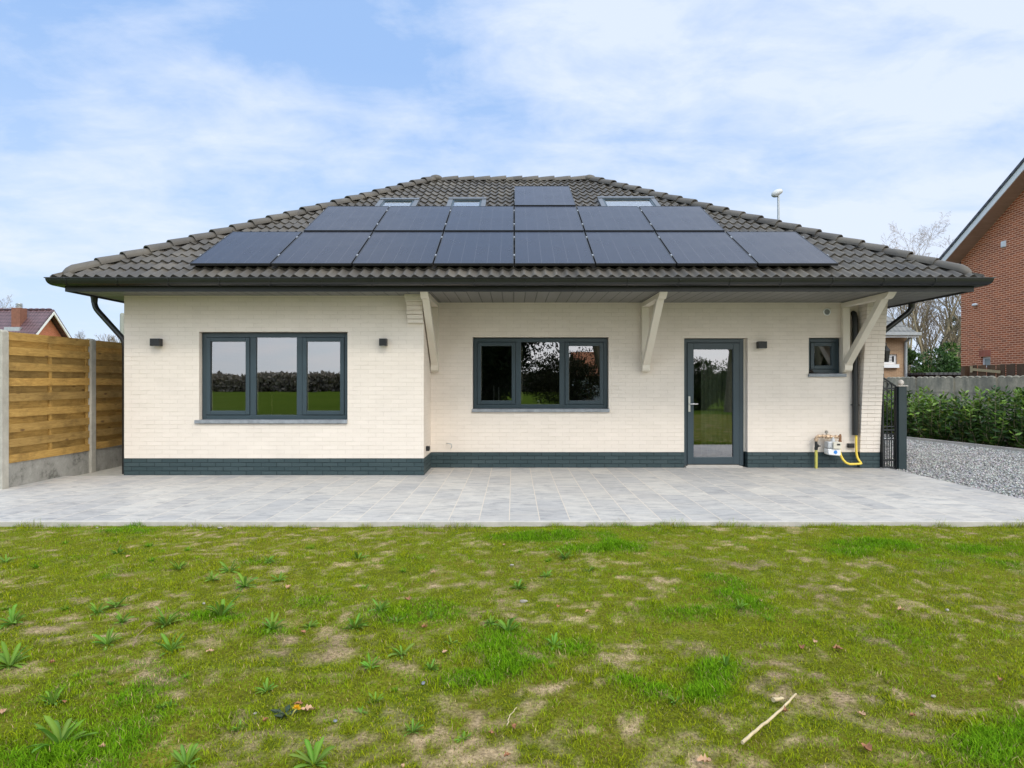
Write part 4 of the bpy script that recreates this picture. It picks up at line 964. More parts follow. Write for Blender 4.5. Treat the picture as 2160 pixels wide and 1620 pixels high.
# ------------------------------------------------------------------ ground
def ground_mat():
    m, nt, b = new_mat('meadow')
    co = objco(nt)
    n1 = noise(nt, co, 0.05, 5); n2 = noise(nt, co, 3.0, 6)
    col = ramp(nt, n1, [(0.35, (0.075, 0.125, 0.014)), (0.65, (0.115, 0.16, 0.022))])
    col = mixc(nt, 1.0, col, ramp(nt, n2, [(0.3, (0.75,) * 3), (0.7, (1.25,) * 3)]), 'MULTIPLY')
    nt.links.new(col, b.inputs['Base Color']); b.inputs['Roughness'].default_value = 1.0; b.inputs['Specular IOR Level'].default_value = 0.0; bump(nt, b, n2, 0.5, 0.05)
    return m
mb = MB(); S = 3000; mb.quad((-S, -S, -0.16), (S, -S, -0.16), (S, S, -0.16), (-S, S, -0.16)); kind(mb.build('ground', ground_mat()), 'structure')
mb = MB(); mb.box(-6.47, 5.90, 6.50, 9.575, -0.13, 0.0); mb.box(-5.66, 5.90, 9.575, YF + 0.1, -0.13, 0.0); mb.box(XM - 0.02, 5.90, YF + 0.1, YB + 0.1, -0.13, 0.0)
kind(mb.build('patio', M['patio']), 'structure')
mb = MB(); mb.box(-7.2, 5.95, 6.44, 6.499, -0.15, 0.002); kind(mb.build('patio_edging', M['edging'], bevel=0.006), 'structure')
mb = MB(); mb.box(-6.48, XL, 9.576, 19.0, -0.12, -0.035); kind(mb.build('side_path', M['concrete']), 'structure')

def lawn_mat():
    m, nt, b = new_mat('mossy_soil')
    co = objco(nt); a = N(nt, 'ShaderNodeAttribute'); a.attribute_name = 'tint'
    n1 = noise(nt, co, 55, 6, 0.75); n2 = noise(nt, co, 260, 3, 0.7)
    col = mixc(nt, 1.0, a.outputs['Color'], ramp(nt, n1, [(0.32, (0.35, 0.34, 0.30)), (0.68, (1.55, 1.52, 1.45))]), 'MULTIPLY')
    col = mixc(nt, ramp(nt, n2, [(0.60, (0, 0, 0)), (0.72, (0.5,) * 3)]), col, (0.42, 0.36, 0.27))
    nt.links.new(col, b.inputs['Base Color']); b.inputs['Roughness'].default_value = 1.0; b.inputs['Specular IOR Level'].default_value = 0.05
    h = math_n(nt, 'ADD', n1, math_n(nt, 'MULTIPLY', n2, 0.4)); bump(nt, b, h, 0.9, 0.015)
    return m
vn1, vn2, vn3, vn4 = VN(0.55, 1), VN(0.18, 2), VN(1.6, 3), VN(0.07, 4)
vn5 = VN(0.035, 6)
LUSH = [(1130, 1133, 90, 9, 1), (1250, 1157, 80, 10, .8), (1850, 1150, 110, 12, 1), (1800, 1165, 70, 12, .7), (2050, 1160, 90, 12, .6), (330, 1104, 50, 5, .8), (620, 1105, 120, 5, .5), (1060, 1345, 60, 24, .8), (1070, 1410, 50, 22, .9), (1510, 1420, 60, 35, .9), (1490, 1460, 60, 30, .9), (2120, 1560, 90, 45, 1), (60, 1600, 90, 25, .9), (465, 1300, 70, 14, .7), (1380, 1460, 60, 25, .5), (1010, 1430, 60, 18, .7), (1330, 1440, 40, 16, .5), (960, 1440, 60, 20, .5), (570, 1330, 50, 12, .5), (1900, 1340, 140, 30, .3), (1560, 1250, 80, 20, .35), (900, 1290, 90, 25, .45), (1200, 1360, 60, 25, .4), (660, 1270, 60, 15, .4)]
BARE = [(1170, 1455, 75, 22, 1), (1000, 1500, 60, 22, .8), (1300, 1390, 70, 26, .6), (100, 1325, 75, 16, .9), (140, 1350, 80, 16, .7), (330, 1440, 80, 22, .9), (380, 1465, 80, 20, .8), (230, 1440, 60, 14, .6), (700, 1355, 80, 20, .7), (660, 1390, 80, 20, .6), (560, 1205, 60, 8, .6), (460, 1175, 40, 8, .4), (240, 1218, 30, 6, .7), (1680, 1398, 50, 14, .9), (1620, 1440, 60, 25, .7), (1570, 1195, 50, 12, .8), (1400, 1230, 60, 16, .6), (1380, 1260, 60, 15, .5), (1530, 1245, 40, 8, .6), (2000, 1270, 70, 14, .6), (1850, 1355, 60, 18, .6), (1720, 1420, 60, 16, .6), (1660, 1470, 60, 25, .5), (500, 1530, 80, 25, .6), (790, 1510, 40, 20, .7), (1320, 1540, 80, 25, .6), (450, 1590, 80, 22, .5), (800, 1560, 80, 22, .5), (1030, 1590, 30, 15, .8), (1840, 1600, 80, 20, .5), (2000, 1510, 60, 20, .45), (880, 1385, 40, 16, .5), (1100, 1360, 45, 14, .6), (590, 1480, 60, 20, .5), (50, 1470, 60, 20, .5), (1480, 1500, 50, 20, .5), (1760, 1260, 60, 10, .4), (930, 1230, 70, 12, .3)]
def patches(px, py, lst):
    s = np.zeros_like(px)
    for (x, y, rx, ry, a) in lst: s = np.maximum(s, a * np.exp(-(((px - x) / rx) ** 2 + ((py - y) / ry) ** 2)))
    return s
def to_px(X, Y):
    Y = np.maximum(Y, 0.5)
    return XC + X / Y * F, YC + (EYE - LAWN_Z) / Y * F
def lush_bare(X, Y):
    px, py = to_px(X, Y)
    l = patches(px, py, LUSH); b = patches(px, py, BARE)
    n = 0.5 * vn1(X, Y) + 0.3 * vn2(X, Y) + 0.2 * vn3(X, Y)
    near = np.clip((Y - 2.3) / 3.5, 0, 1)             # more bare towards the camera
    lush = np.clip(l * (0.6 + 0.8 * vn2(X, Y)) + np.clip((n - 0.60) * 2.2, 0, 0.5), 0, 1)
    fr = 0.32 * vn2(X, Y) + 0.40 * vn4(X, Y) + 0.28 * vn5(X, Y)
    bare = np.clip((b * 0.62 + np.clip((0.44 - n) * 2.6, 0, 0.45) * (1.0 - 0.5 * near) + (fr - 0.555) * 2.4) * 1.4 - lush * 0.7, 0, 1)
    return lush, bare
gx = np.concatenate([np.arange(-9, -6, 0.15), np.arange(-6, 6, 0.03), np.arange(6, 14.01, 0.15)]); gy = np.concatenate([np.arange(-12, 1.5, 0.25), np.arange(1.5, 6.44, 0.03), [6.445]])
GXm, GYm = np.meshgrid(gx, gy); X = GXm.ravel(); Y = GYm.ravel()
def lawn_h(X, Y): return LAWN_Z + 0.022 * (vn1(X, Y) - 0.5) + 0.012 * (vn2(X, Y) - 0.5) + 0.006 * (vn4(X, Y) - 0.5)
Zl = lawn_h(X, Y); lu, ba = lush_bare(X, Y); nA = vn2(X + 3, Y)[:, None]
moss = np.array([0.105, 0.155, 0.007])[None] * (1 - nA) + np.array([0.195, 0.180, 0.020])[None] * nA
soil = np.array([0.40, 0.30, 0.185])[None] * (0.6 + 0.6 * vn1(X + 5, Y))[:, None]
green = np.array([0.035, 0.075, 0.006])[None]
T = moss * (1 - ba[:, None]) + soil * ba[:, None]; T = T * (1 - 0.7 * lu[:, None]) + green * 0.7 * lu[:, None]
T = T * (0.75 + 0.5 * vn4(X, Y))[:, None]
nxx, nyy = len(gx), len(gy); jj, ii = np.meshgrid(np.arange(nyy - 1), np.arange(nxx - 1), indexing='ij'); i0 = (jj * nxx + ii).ravel()
kind(np_mesh('lawn', np.stack([X, Y, Zl], 1), np.stack([i0, i0 + 1, i0 + nxx + 1, i0 + nxx], 1), lawn_mat(), T, None, (0, 0, 0), True), 'structure')

# grass blades
def make_grass():
    n = 800000
    Y = 1.85 + (6.43 - 1.85) * rng.uniform(0, 1, n); X = rng.uniform(-1, 1, n) * (0.82 * Y + 0.9)
    lu, ba = lush_bare(X, Y); fine = vn4(X, Y)
    dens = np.clip(0.66 + 0.5 * lu - 0.55 * ba + 0.35 * (fine - 0.5) + 0.25 * (vn2(X, Y) - 0.5), 0.04, 1)
    edge = np.exp(-((6.43 - Y) / 0.06) ** 2); dens = np.clip(dens + edge * 0.5, 0, 1)
    k = rng.uniform(0, 1, n) < dens
    X, Y, lu, ba, edge = X[k], Y[k], lu[k], ba[k], edge[k]; n = len(X)
    clump = np.clip((vn2(X * 1.7 + 9, Y * 1.7) - 0.55) * 3, 0, 1)
    h = (0.007 + 0.015 * rng.uniform(0, 1, n) ** 1.6 + 0.022 * clump * rng.uniform(0.2, 1, n) + 0.030 * lu * rng.uniform(0.4, 1.1, n) + 0.07 * edge * rng.uniform(0, 1.6, n) * np.clip(vn2(X * 1.3, Y) * 2 - 0.6, 0, 1)) * (1 - 0.35 * ba)
    tall = rng.uniform(0, 1, n) < 0.006; h = np.where(tall, h + 0.03 * rng.uniform(0, 1, n), h)
    wd = 0.0009 + 0.0008 * rng.uniform(0, 1, n) + 0.0006 * lu
    az = rng.uniform(0, 2 * math.pi, n); lean = rng.uniform(0.25, 1.25, n)
    d = np.stack([np.cos(az), np.sin(az)], 1); s = np.stack([-d[:, 1], d[:, 0]], 1)
    Z = lawn_h(X, Y) - 0.003; b = np.stack([X, Y, Z], 1)
    def pt(t, w): 
        o = lean * h * t ** 1.7; up = h * (t - 0.25 * lean * t * t)
        c = b + np.concatenate([d * o[:, None], up[:, None]], 1)
        sv = np.concatenate([s * (wd * w)[:, None], np.zeros((n, 1))], 1)
        return c - sv, c + sv
    a0, a1 = pt(0.0, 1.0); m0, m1 = pt(0.55, 0.85); t0, t1 = pt(1.0, 0.08)
    V = np.stack([a0, a1, m0, m1, t0, t1], 1).reshape(-1, 3); i = (np.arange(n) * 6)[:, None]
    Fq = np.concatenate([i + np.array([[0, 1, 3, 2]]), i + np.array([[2, 3, 5, 4]])], 0)
    r = rng.uniform(0, 1, n)[:, None]; v = vn2(X + 3, Y)[:, None]; w3 = vn3(X, Y)[:, None]
    yel = np.array([0.345, 0.340, 0.010]) * (1 - r) + np.array([0.205, 0.285, 0.007]) * r
    lc = np.array([0.095, 0.240, 0.005]) * (1 - r) + np.array([0.185, 0.340, 0.009]) * r
    mix = np.clip(lu[:, None] * 1.3 + 0.9 * (v - 0.14) + 0.5 * (w3 - 0.45) + 0.5 * (vn4(X, Y)[:, None] - 0.5), 0, 1); c = yel * (1 - mix) + lc * mix
    dry = (rng.uniform(0, 1, n) < (0.07 + 0.50 * ba) * (1 - 0.8 * lu))[:, None]
    dc = np.array([0.42, 0.31, 0.15]) * (0.35 + 0.95 * rng.uniform(0, 1, n)[:, None])
    c = np.where(dry, dc, c) * rng.uniform(0.6, 1.35, n)[:, None]
    o = np_mesh('grass', V, Fq, M['blades'], np.repeat(c, 6, axis=0)); kind(o, 'stuff'); o['label'] = 'short patchy mossy lawn grass with bare sandy spots'
make_grass()

# gravel drive
mb = MB(); kx = lambda D: 9.68 - 0.19 * (D - 14.4)
mb.add([(5.905, 5.0, -0.02), (12.6, 5.0, -0.02), (kx(11.0), 11.0, -0.02), (kx(40), 40, -0.02), (5.76, 40, -0.02), (5.76, YB + 0.1, -0.02), (5.905, YB + 0.1, -0.02)], [(0, 1, 2, 3, 4, 5, 6)])
def gravel_mat():
    m, nt, b = new_mat('grey_gravel_bed'); co = objco(nt)
    v = N(nt, 'ShaderNodeTexVoronoi'); v.inputs['Scale'].default_value = 55; nt.links.new(co, v.inputs['Vector'])
    s = N(nt, 'ShaderNodeSeparateColor'); nt.links.new(v.outputs['Color'], s.inputs[0])
    col = ramp(nt, s.outputs[0], [(0.0, (0.13, 0.13, 0.13)), (0.5, (0.26, 0.255, 0.25)), (1.0, (0.42, 0.41, 0.40))])
    nt.links.new(col, b.inputs['Base Color']); b.inputs['Roughness'].default_value = 0.9
    bump(nt, b, math_n(nt, 'SUBTRACT', 1.0, v.outputs['Distance']), 1.0, 0.02); return m
kind(mb.build('driveway', gravel_mat()), 'structure')
n = 60000
Y = 6.6 + rng.uniform(0, 1, n) ** 1.5 * 16; X = 5.93 + rng.uniform(0, 1, n) * (kx(Y) - 5.95)
k = (X / Y < 0.92); X, Y = X[k], Y[k]; n = len(X)
O8 = np.array([[1, 0, 0], [-1, 0, 0], [0, 1, 0], [0, -1, 0], [0, 0, 1], [0, 0, -1]], float)
F8 = np.array([[0, 2, 4], [2, 1, 4], [1, 3, 4], [3, 0, 4], [2, 0, 5], [1, 2, 5], [3, 1, 5], [0, 3, 5]])
sz = rng.uniform(0.009, 0.021, n)[:, None, None] * rng.uniform(0.55, 1.3, (n, 6, 1)); az = rng.uniform(0, 6.28, n)
rot = np.stack([np.stack([np.cos(az), -np.sin(az), 0 * az], 1), np.stack([np.sin(az), np.cos(az), 0 * az], 1), np.stack([0.3 * np.sin(az * 3), 0.3 * np.cos(az * 5), 0 * az + 0.75], 1)], 1)
V = np.einsum('nij,kj->nki', rot, O8) * sz + np.stack([X, Y, -0.016 + 0.01 * rng.uniform(0, 1, n)], 1)[:, None, :]
g_ = (0.17 + 0.36 * rng.uniform(0, 1, n))[:, None] * np.array([[1.03, 1.0, 0.955]]) * (1 + 0.05 * rng.normal(size=(n, 3)))
Fq = (np.arange(n) * 6)[:, None, None] + F8[None]
o = np_mesh('gravel', V.reshape(-1, 3), Fq.reshape(-1, 3), M['gravel_stone'], np.repeat(np.clip(g_, 0.03, .7), 6, axis=0)); kind(o, 'stuff'); o['label'] = 'loose grey crushed stone on the driveway'
mb = MB()
Ds = [9.0 + i * 1.0 for i in range(24)]
for a, b in zip(Ds[:-1], Ds[1:]): mb.bar((kx(a), a + 0.003, 0.0), (kx(b), b - 0.003, 0.0), 0.06, 0.09)
kind(mb.build('kerb_strip', M['edging']), 'structure')
# planting bed beyond the kerb
mb = MB(); mb.add([(kx(8) + 0.03, 8, -0.015), (30, 8, -0.015), (30, 60, -0.015), (kx(40) + 0.03, 40, -0.015)], [(0, 1, 2, 3)]); kind(mb.build('soil_bed', plain('dark_soil', (0.05, 0.038, 0.026), 0.95, 0.4, 4, bmp=0.5, bscale=30)), 'structure')

# laurel hedge
he = thing('hedge', 'glossy green cherry laurel hedge planted along the gravel drive', 'hedge', (kx(14) + 0.5, 14, 0))
P = []; Dn = []; stems = MB(); cols = []
D = 10.6
while D < 27:
    for row in range(2):
        bx_, by_ = kx(D) + 0.42 + row * 0.5 + random.uniform(-.1, .1), D + random.uniform(-.15, .15)
        H = random.uniform(0.86, 1.20)
        for sI in range(10 if D < 19 else 5):
            az = random.uniform(0, 6.28); sp = random.uniform(0.08, 0.40)
            hh = H * (random.uniform(0.75, 1.08) if sI < 5 else random.uniform(0.3, 0.8)); base = Vector((bx_ + 0.05 * math.cos(az), by_ + 0.05 * math.sin(az), -0.02)); top = Vector((bx_ + sp * math.cos(az), by_ + sp * math.sin(az), hh)); mid = (base + top) / 2 + Vector((0.06 * math.cos(az), 0.06 * math.sin(az), 0))
            stems.tube([base, mid, top], [0.008, 0.006, 0.003], 4)
            nl = int(44 * hh) if D < 19 else int(24 * hh)
            young = random.random()
            for k in range(nl):
                t = 0.04 + 0.96 * (k / nl); p = base * (1 - t) ** 2 + mid * 2 * t * (1 - t) + top * t * t
                a2 = k * 2.4 + random.uniform(-.4, .4); el = random.uniform(-0.15, 0.6) + 0.8 * max(0, t - 0.8) * 5
                P.append(p); Dn.append((math.cos(a2), math.sin(a2), el))
                cc = (0.033, 0.080, 0.014) if random.random() < 0.55 else (0.070, 0.145, 0.018)
                if t > 0.72 and young > 0.45: cc = (0.15, 0.26, 0.035)
                if random.random() < 0.02: cc = (0.25, 0.30, 0.05)
                cols.append(cc)
    D += 0.42 if D < 19 else 0.6
P = np.array(P); V, Fq, T = leaves(len(P), P, np.array(Dn), 0.14, 0.40, np.array(cols) * rng.uniform(0.75, 1.25, len(P))[:, None], 0.18)
np_mesh('foliage', V, Fq, M['leaves'], T, he, tuple(ORG[he.name])); stems.build('stems', M['bark'], he)

# concrete panel wall behind the hedge
WX, WT = 12.3, 1.475
cw = thing('concrete_wall', 'weathered grey concrete panel wall with scalloped top behind the hedge', 'garden wall', (WX, 17, 0))
pys = [WX * F / (px - XC) for px in (2330, 2205, 2101, 2011, 1931, 1868)] + [24.6, 26.9, 29.2]
for a, b in zip(pys[:-1], pys[1:]):
    n = 48; poly = [(a + 0.06, -0.05)] + [(b - 0.06, -0.05)]
    for k in range(n, -1, -1):
        t = k / n; y = a + 0.06 + (b - a - 0.12) * t; poly.append((y, WT - 0.04 + 0.04 * abs(math.sin(math.pi * t * 6)) ** 0.7))
    mb = MB(); mb.prism(poly, 0, WX, WX + 0.05); p = mb.build('panel', M['old_concrete'], cw)
    mb = MB(); mb.box(WX - 0.012, WX - 0.0005, a + 0.06, b - 0.06, 1.06, 1.10); mb.build('panel_rib', M['old_concrete'], p)
    mb = MB(); mb.tube([(WX + 0.025, q[0], q[1] + 0.012) for q in poly[2:]], 0.03, 6); mb.build('coping', M['old_concrete'], p, smooth=60)
for y in pys: mb = MB(); mb.box(WX - 0.045, WX + 0.085, y - 0.06, y + 0.06, -0.05, WT - 0.015); mb.build('post', M['old_concrete'], cw, bevel=0.008)

# brown board fence behind the wall
bf = thing('fence', 'brown upright board fence with long metal hinge strap behind the concrete wall', 'fence', (13.1, 17, 0))
mb = MB(); bxx = 13.1; y = 13.1 * F / (2042 - XC); yend = 13.0; i = 0
while y > yend:
    mb.box(bxx + (0 if i % 2 else 0.03), bxx + (0.022 if i % 2 else 0.052), y - 0.155, y, 0.0, 1.82 + random.uniform(-.012, .012)); y -= 0.175 if i % 2 else 0.185; i += 1
mb.build('boards', M['old_wood'], bf)
mb = MB(); ya = 13.1 * F / (2037 - XC); mb.box(bxx - 0.05, bxx + 0.09, ya - 0.03, ya + 0.13, 0, 1.81); mb.build('post', M['old_wood'], bf)
a = Vector((13.06, 13.06 * F / (2049 - XC), 0)); a.z = EYE + (YC - 779) * a.y / F; b = Vector((13.06, 13.06 * F / (2110 - XC), 0)); b.z = EYE + (YC - 784.5) * b.y / F
mb = MB(); mb.bar(a, b, 0.012, 0.075); mb.bar(a + Vector((0, 0, -0.09)), a + Vector((0, 0, 0.09)), 0.014, 0.09, up=(0, 1, 0)); mb.build('hinge_strap', plain('brass_hinge', (0.42, 0.32, 0.17), 0.5, 0.25, 20), bf)
# ------------------------------------------------------------------ red brick neighbour on the right
nb = thing('house', 'red brick two-storey house with white verge and steep gable wall on the right', 'house', (18, 16, 0))
HX, HC = 14.0, 20.76; us = 0.575
def und(D): return 5.09 + us * (20.85 - D)
RD = 15.6; NY = 2 * RD - HC
mb = MB(); wy = [HX * F / (2068 - XC), HX * F / (2089 - XC)]; wz = (EYE + (YC - 772.5) * 19.7 / F, EYE + (YC - 752.5) * 19.7 / F)
y0w, y1w = wy[1], wy[0]; wz0, wz1 = 1.78, 2.10
def q(a, b, c, d): mb.quad((HX, a, c), (HX, b, c), (HX, b, d), (HX, a, d))
q(NY, y0w, 0, und(HC)); q(y1w, HC, 0, und(HC)); q(y0w, y1w, 0, wz0); q(y0w, y1w, wz1, und(HC))
mb.add([(HX, NY, und(HC)), (HX, HC, und(HC)), (HX, RD, und(RD))], [(0, 1, 2)])
dpt = 0.12
mb.quad((HX, y1w, wz0), (HX + dpt, y1w, wz0), (HX + dpt, y1w, wz1), (HX, y1w, wz1)); mb.quad((HX, y0w, wz0), (HX, y0w, wz1), (HX + dpt, y0w, wz1), (HX + dpt, y0w, wz0)); mb.quad((HX, y0w, wz1), (HX, y1w, wz1), (HX + dpt, y1w, wz1), (HX + dpt, y0w, wz1)); mb.quad((HX, y0w, wz0), (HX + dpt, y0w, wz0), (HX + dpt, y1w, wz0), (HX, y1w, wz0))
mb.quad((HX, HC, 0), (HX + 9, HC, 0), (HX + 9, HC, und(HC)), (HX, HC, und(HC))); mb.quad((HX, NY, 0), (HX, NY, und(HC)), (HX + 9, NY, und(HC)), (HX + 9, NY, 0)); mb.quad((HX + 9, NY, 0), (HX + 9, HC, 0), (HX + 9, HC, 8), (HX + 9, NY, 8))
mb.build('wall', M['red_brick'], nb)
mb = MB(); mb.box(HX - 0.003, HX + 0.02, y0w - 0.02, y1w + 0.06, wz1 + 0.012, wz1 + 0.20)
lin = mb.build('lintel', plain('soldier_bricks', (0.36, 0.095, 0.055), 0.85, 0.2, 3), nb)
mb = MB(); yy = y0w - 0.02
while yy < y1w + 0.05: mb.box(HX - 0.006, HX - 0.0025, yy, yy + 0.010, wz1 + 0.015, wz1 + 0.195); yy += 0.062
mb.build('joints', plain('pale_mortar', (0.40, 0.20, 0.14), 0.9), lin)
mb = MB(); fx = HX + 0.075; mb.box(fx, fx + 0.04, y0w + 0.001, y0w + 0.05, wz0 + 0.001, wz1 - 0.001); mb.box(fx, fx + 0.04, y1w - 0.06, y1w - 0.001, wz0 + 0.001, wz1 - 0.001); mb.box(fx, fx + 0.04, y0w + 0.05, y1w - 0.06, wz1 - 0.06, wz1 - 0.001); mb.box(fx, fx + 0.04, y0w + 0.05, y1w - 0.06, wz0 + 0.001, wz0 + 0.04)
wn = mb.build('window', M['white'], nb); mb = MB(); mb.box(fx + 0.015, fx + 0.025, y0w + 0.05, y1w - 0.06, wz0 + 0.04, wz1 - 0.06); mb.build('pane', plain('frosted_pane', (0.30, 0.33, 0.31), 0.3, 0.1), wn)
# roof with overhanging verge
VX = 13.5; th = 0.20
def top(D): return und(D) + 0.30
ED = 21.25
mb = MB()
for s in (1, -1):
    f_ = (lambda D: D) if s == 1 else (lambda D: 2 * RD - D)
    mb.add([(VX - 0.03, f_(ED), und(ED) + 0.185), (VX - 0.03, RD, und(RD) + 0.185), (VX - 0.03, RD, und(RD) + 0.27), (VX - 0.03, f_(ED), und(ED) + 0.27), (HX + 9.5, f_(ED), und(ED) + 0.185), (HX + 9.5, RD, und(RD) + 0.185), (HX + 9.5, RD, und(RD) + 0.27), (HX + 9.5, f_(ED), und(ED) + 0.27)], [(0, 1, 2, 3), (4, 7, 6, 5), (3, 2, 6, 7), (0, 4, 5, 1), (0, 3, 7, 4), (1, 5, 6, 2)])
mb.build('roof', M['dark_tile'], nb)
mb = MB()
for s in (1, -1):
    f_ = (lambda D: D) if s == 1 else (lambda D: 2 * RD - D)
    mb.add([(VX, f_(ED - 0.03), und(ED - 0.03) - 0.01), (VX, RD, und(RD) - 0.01), (VX, RD, und(RD) + 0.19), (VX, f_(ED - 0.03), und(ED - 0.03) + 0.19), (VX + 0.025, f_(ED - 0.03), und(ED - 0.03) - 0.01), (VX + 0.025, RD, und(RD) - 0.01), (VX + 0.025, RD, und(RD) + 0.19), (VX + 0.025, f_(ED - 0.03), und(ED - 0.03) + 0.19)], [(0, 1, 2, 3), (4, 7, 6, 5), (3, 2, 6, 7), (0, 4, 5, 1), (0, 3, 7, 4)])
mb.build('bargeboard', M['white'], nb)
mb = MB(); mb.quad((VX + 0.025, ED - 0.03, und(ED - 0.03)), (HX + 0.02, ED - 0.03, und(ED - 0.03)), (HX + 0.02, RD, und(RD)), (VX + 0.025, RD, und(RD))); mb.quad((VX + 0.025, 2 * RD - ED, und(ED)), (HX + 0.02, 2 * RD - ED, und(ED)), (HX + 0.02, RD, und(RD)), (VX + 0.025, RD, und(RD)))
mb.build('verge_soffit', plain('brown_soffit', (0.42, 0.30, 0.23), 0.7, 0.12, 2, stretch=(1, 8, 1)), nb)
a = Vector((HX, HX * F / (2118 - XC), 0)); z = EYE + (YC - 515) * a.y / F
mb = MB(); mb.box(HX - 0.03, HX - 0.001, a.y - 0.09, a.y + 0.09, z - 0.09, z + 0.09); mb.box(HX - 0.045, HX - 0.031, a.y - 0.075, a.y + 0.075, z - 0.075, z + 0.06); mb.build('vent_cover', M['white'], nb, bevel=0.006)
a = Vector((HX, HX * F / (2060 - XC), 0)); z = EYE + (YC - 643) * a.y / F
mb = MB(); mb.ball((HX - 0.06, a.y, z), 0.09, (0.7, 1.15, 0.55), 12); mb.box(HX - 0.05, HX - 0.001, a.y - 0.06, a.y + 0.06, z - 0.03, z + 0.03); mb.build('outdoor_light', M['white'], nb, smooth=60)

# ------------------------------------------------------------------ tan brick house behind
TD = 30.0
th_ = thing('house', 'tan brick house with grey hipped roof partly hidden behind the white house', 'house', (14, 33, 0))
txr = at(1912, 0, TD).x; ez = at(0, 707, TD).z
WH = list(rect(1845, 1892.5, 747, 768, TD))
mb = MB(); wall_holes(mb, 8.0, txr, 0, ez, TD, 0.3, [WH]); mb.box(txr - 0.3, txr, TD + 0.3, TD + 8, 0, ez); mb.build('wall', M['tan_brick'], th_)
mb = MB(); x0, x1, z0, z1 = WH; ring(mb, x0, x1, z0, z1, 0.09, TD + 0.08, TD + 0.16); w_ = mb.build('window', M['white'], th_); mb = MB(); mb.box(x0 + 0.09, x1 - 0.09, TD + 0.11, TD + 0.13, z0 + 0.09, z1 - 0.09); mb.build('pane', M['window_dark'], w_)
mb = MB()
for k in range(4): zz = z0 + 0.09 + (z1 - z0 - 0.18) * (k + 0.5) / 4; mb.box(x0 + 0.09, x1 - 0.18, TD + 0.10, TD + 0.108, zz - 0.02, zz + 0.02)
mb.build('glazing_bars', M['white'], w_)
sa = at(1893, 776, TD); sb = at(1893, 768.5, TD); mb = MB(); mb.box(x0 - 0.3, sa.x, TD - 0.15, TD + 0.08, sa.z, sb.z); mb.build('sill', M['white'], w_)
ex = at(1931, 706, TD - 0.3).x; ov = 0.55
zr = ez + 0.06; rr = at(1868, 636, TD + 1.4)
run = 5.5; rise = run * 0.80
mb = MB(); mb.add([(6, TD - ov, zr), (ex, TD - ov, zr), (ex, TD + 8 + ov, zr), (6, TD + 8 + ov, zr), (6, TD + 4, zr + 3.6), (ex - 3.3, TD + 4, zr + 3.6)], [(0, 1, 5, 4), (1, 2, 5), (2, 3, 4, 5), (3, 0, 4), (3, 2, 1, 0)]); mb.build('roof', M['grey_tile'], th_)
mb = MB(); mb.box(6, ex + 0.05, TD - ov - 0.12, TD - ov, zr - 0.10, zr + 0.03); mb.build('gutter', M['galv'], th_); mb = MB(); mb.box(6, ex, TD - ov, TD - ov + 0.03, zr - 0.20, zr - 0.001); mb.build('fascia', M['white'], th_)
dp = at(1909, 0, TD).x; mb = MB(); mb.tube([(dp, TD - 0.06, 0), (dp, TD - 0.06, ez - 0.3), (dp + 0.1, TD - 0.45, ez)], 0.06, 8); mb.build('downpipe', M['galv'], th_, smooth=40)
# low dark shed
sh = thing('shed', 'low dark brown shed with flat roof below the bare trees', 'shed', (19, 29, 0))
a = at(1944, 786, 29); b = at(2075, 786, 29)
mb = MB(); mb.box(a.x + 0.2, b.x, 29, 32, 0, a.z - 0.10); mb.build('wall', M['shed'], sh); mb = MB(); mb.box(a.x, b.x, 28.7, 32.2, a.z - 0.10, a.z + 0.0); mb.build('roof', M['dark_tile'], sh)
mb = MB(); c = at(1978, 791, 28.99); mb.box(c.x - 0.06, c.x + 0.06, 28.98, 29, c.z - 0.1, c.z + 0.08); mb.build('notice', M['white'], sh)

# ------------------------------------------------------------------ plum-roofed house on the left
ph = thing('house', 'orange-red brick house with plum tiled roof and brick chimney beyond the fence', 'house', (-36, 45, 0))
GXp = at(114, 0, 45).x; rzp = at(0, 656, 45).z; pit = 0.98
def hz(D): return rzp - pit * abs(D - 45) 
mb = MB(); hw = 4.4; wz_ = hz(45 - hw) - 0.1
gx_ = GXp - 0.55
mb.add([(gx_, 45 - hw, -0.2), (gx_, 45 + hw, -0.2), (gx_, 45 + hw, wz_), (gx_, 45, rzp - 0.12), (gx_, 45 - hw, wz_)], [(0, 1, 2, 3, 4)]); mb.quad((gx_ - 13, 45 - hw, -0.2), (gx_, 45 - hw, -0.2), (gx_, 45 - hw, wz_), (gx_ - 13, 45 - hw, wz_)); mb.quad((gx_ - 13, 45 + hw, -0.2), (gx_, 45 + hw, -0.2), (gx_, 45 + hw, wz_), (gx_ - 13, 45 + hw, wz_))
mb.build('wall', M['far_red_brick'], ph)
def slab(mb, x0, x1, t0, t1, ho):
    for s in (-1, 1):
        e = 45 + s * (hw + ho)
        mb.add([(x0, e, hz(e) + t0), (x1, e, hz(e) + t0), (x1, 45, rzp + t0), (x0, 45, rzp + t0), (x0, e, hz(e) + t1), (x1, e, hz(e) + t1), (x1, 45, rzp + t1), (x0, 45, rzp + t1)], [(0, 1, 2, 3), (7, 6, 5, 4), (0, 4, 5, 1), (1, 5, 6, 2), (2, 6, 7, 3), (3, 7, 4, 0)])
mb = MB(); slab(mb, gx_ - 13.5, GXp, -0.02, 0.10, 0.5); pr = mb.build('roof', M['purple_tile'], ph)
mb = MB(); slab(mb, GXp - 0.06, GXp + 0.02, -0.22, -0.03, 0.5); mb.build('bargeboard', M['white'], ph)
mb = MB(); x = gx_ - 13.4
while x < GXp - 0.1: mb.ball((x, 45, rzp + 0.10), 0.16, (1.5, 0.9, 0.6), 8); x += 0.40
mb.build('ridge_capping', M['purple_tile'], pr, smooth=60)
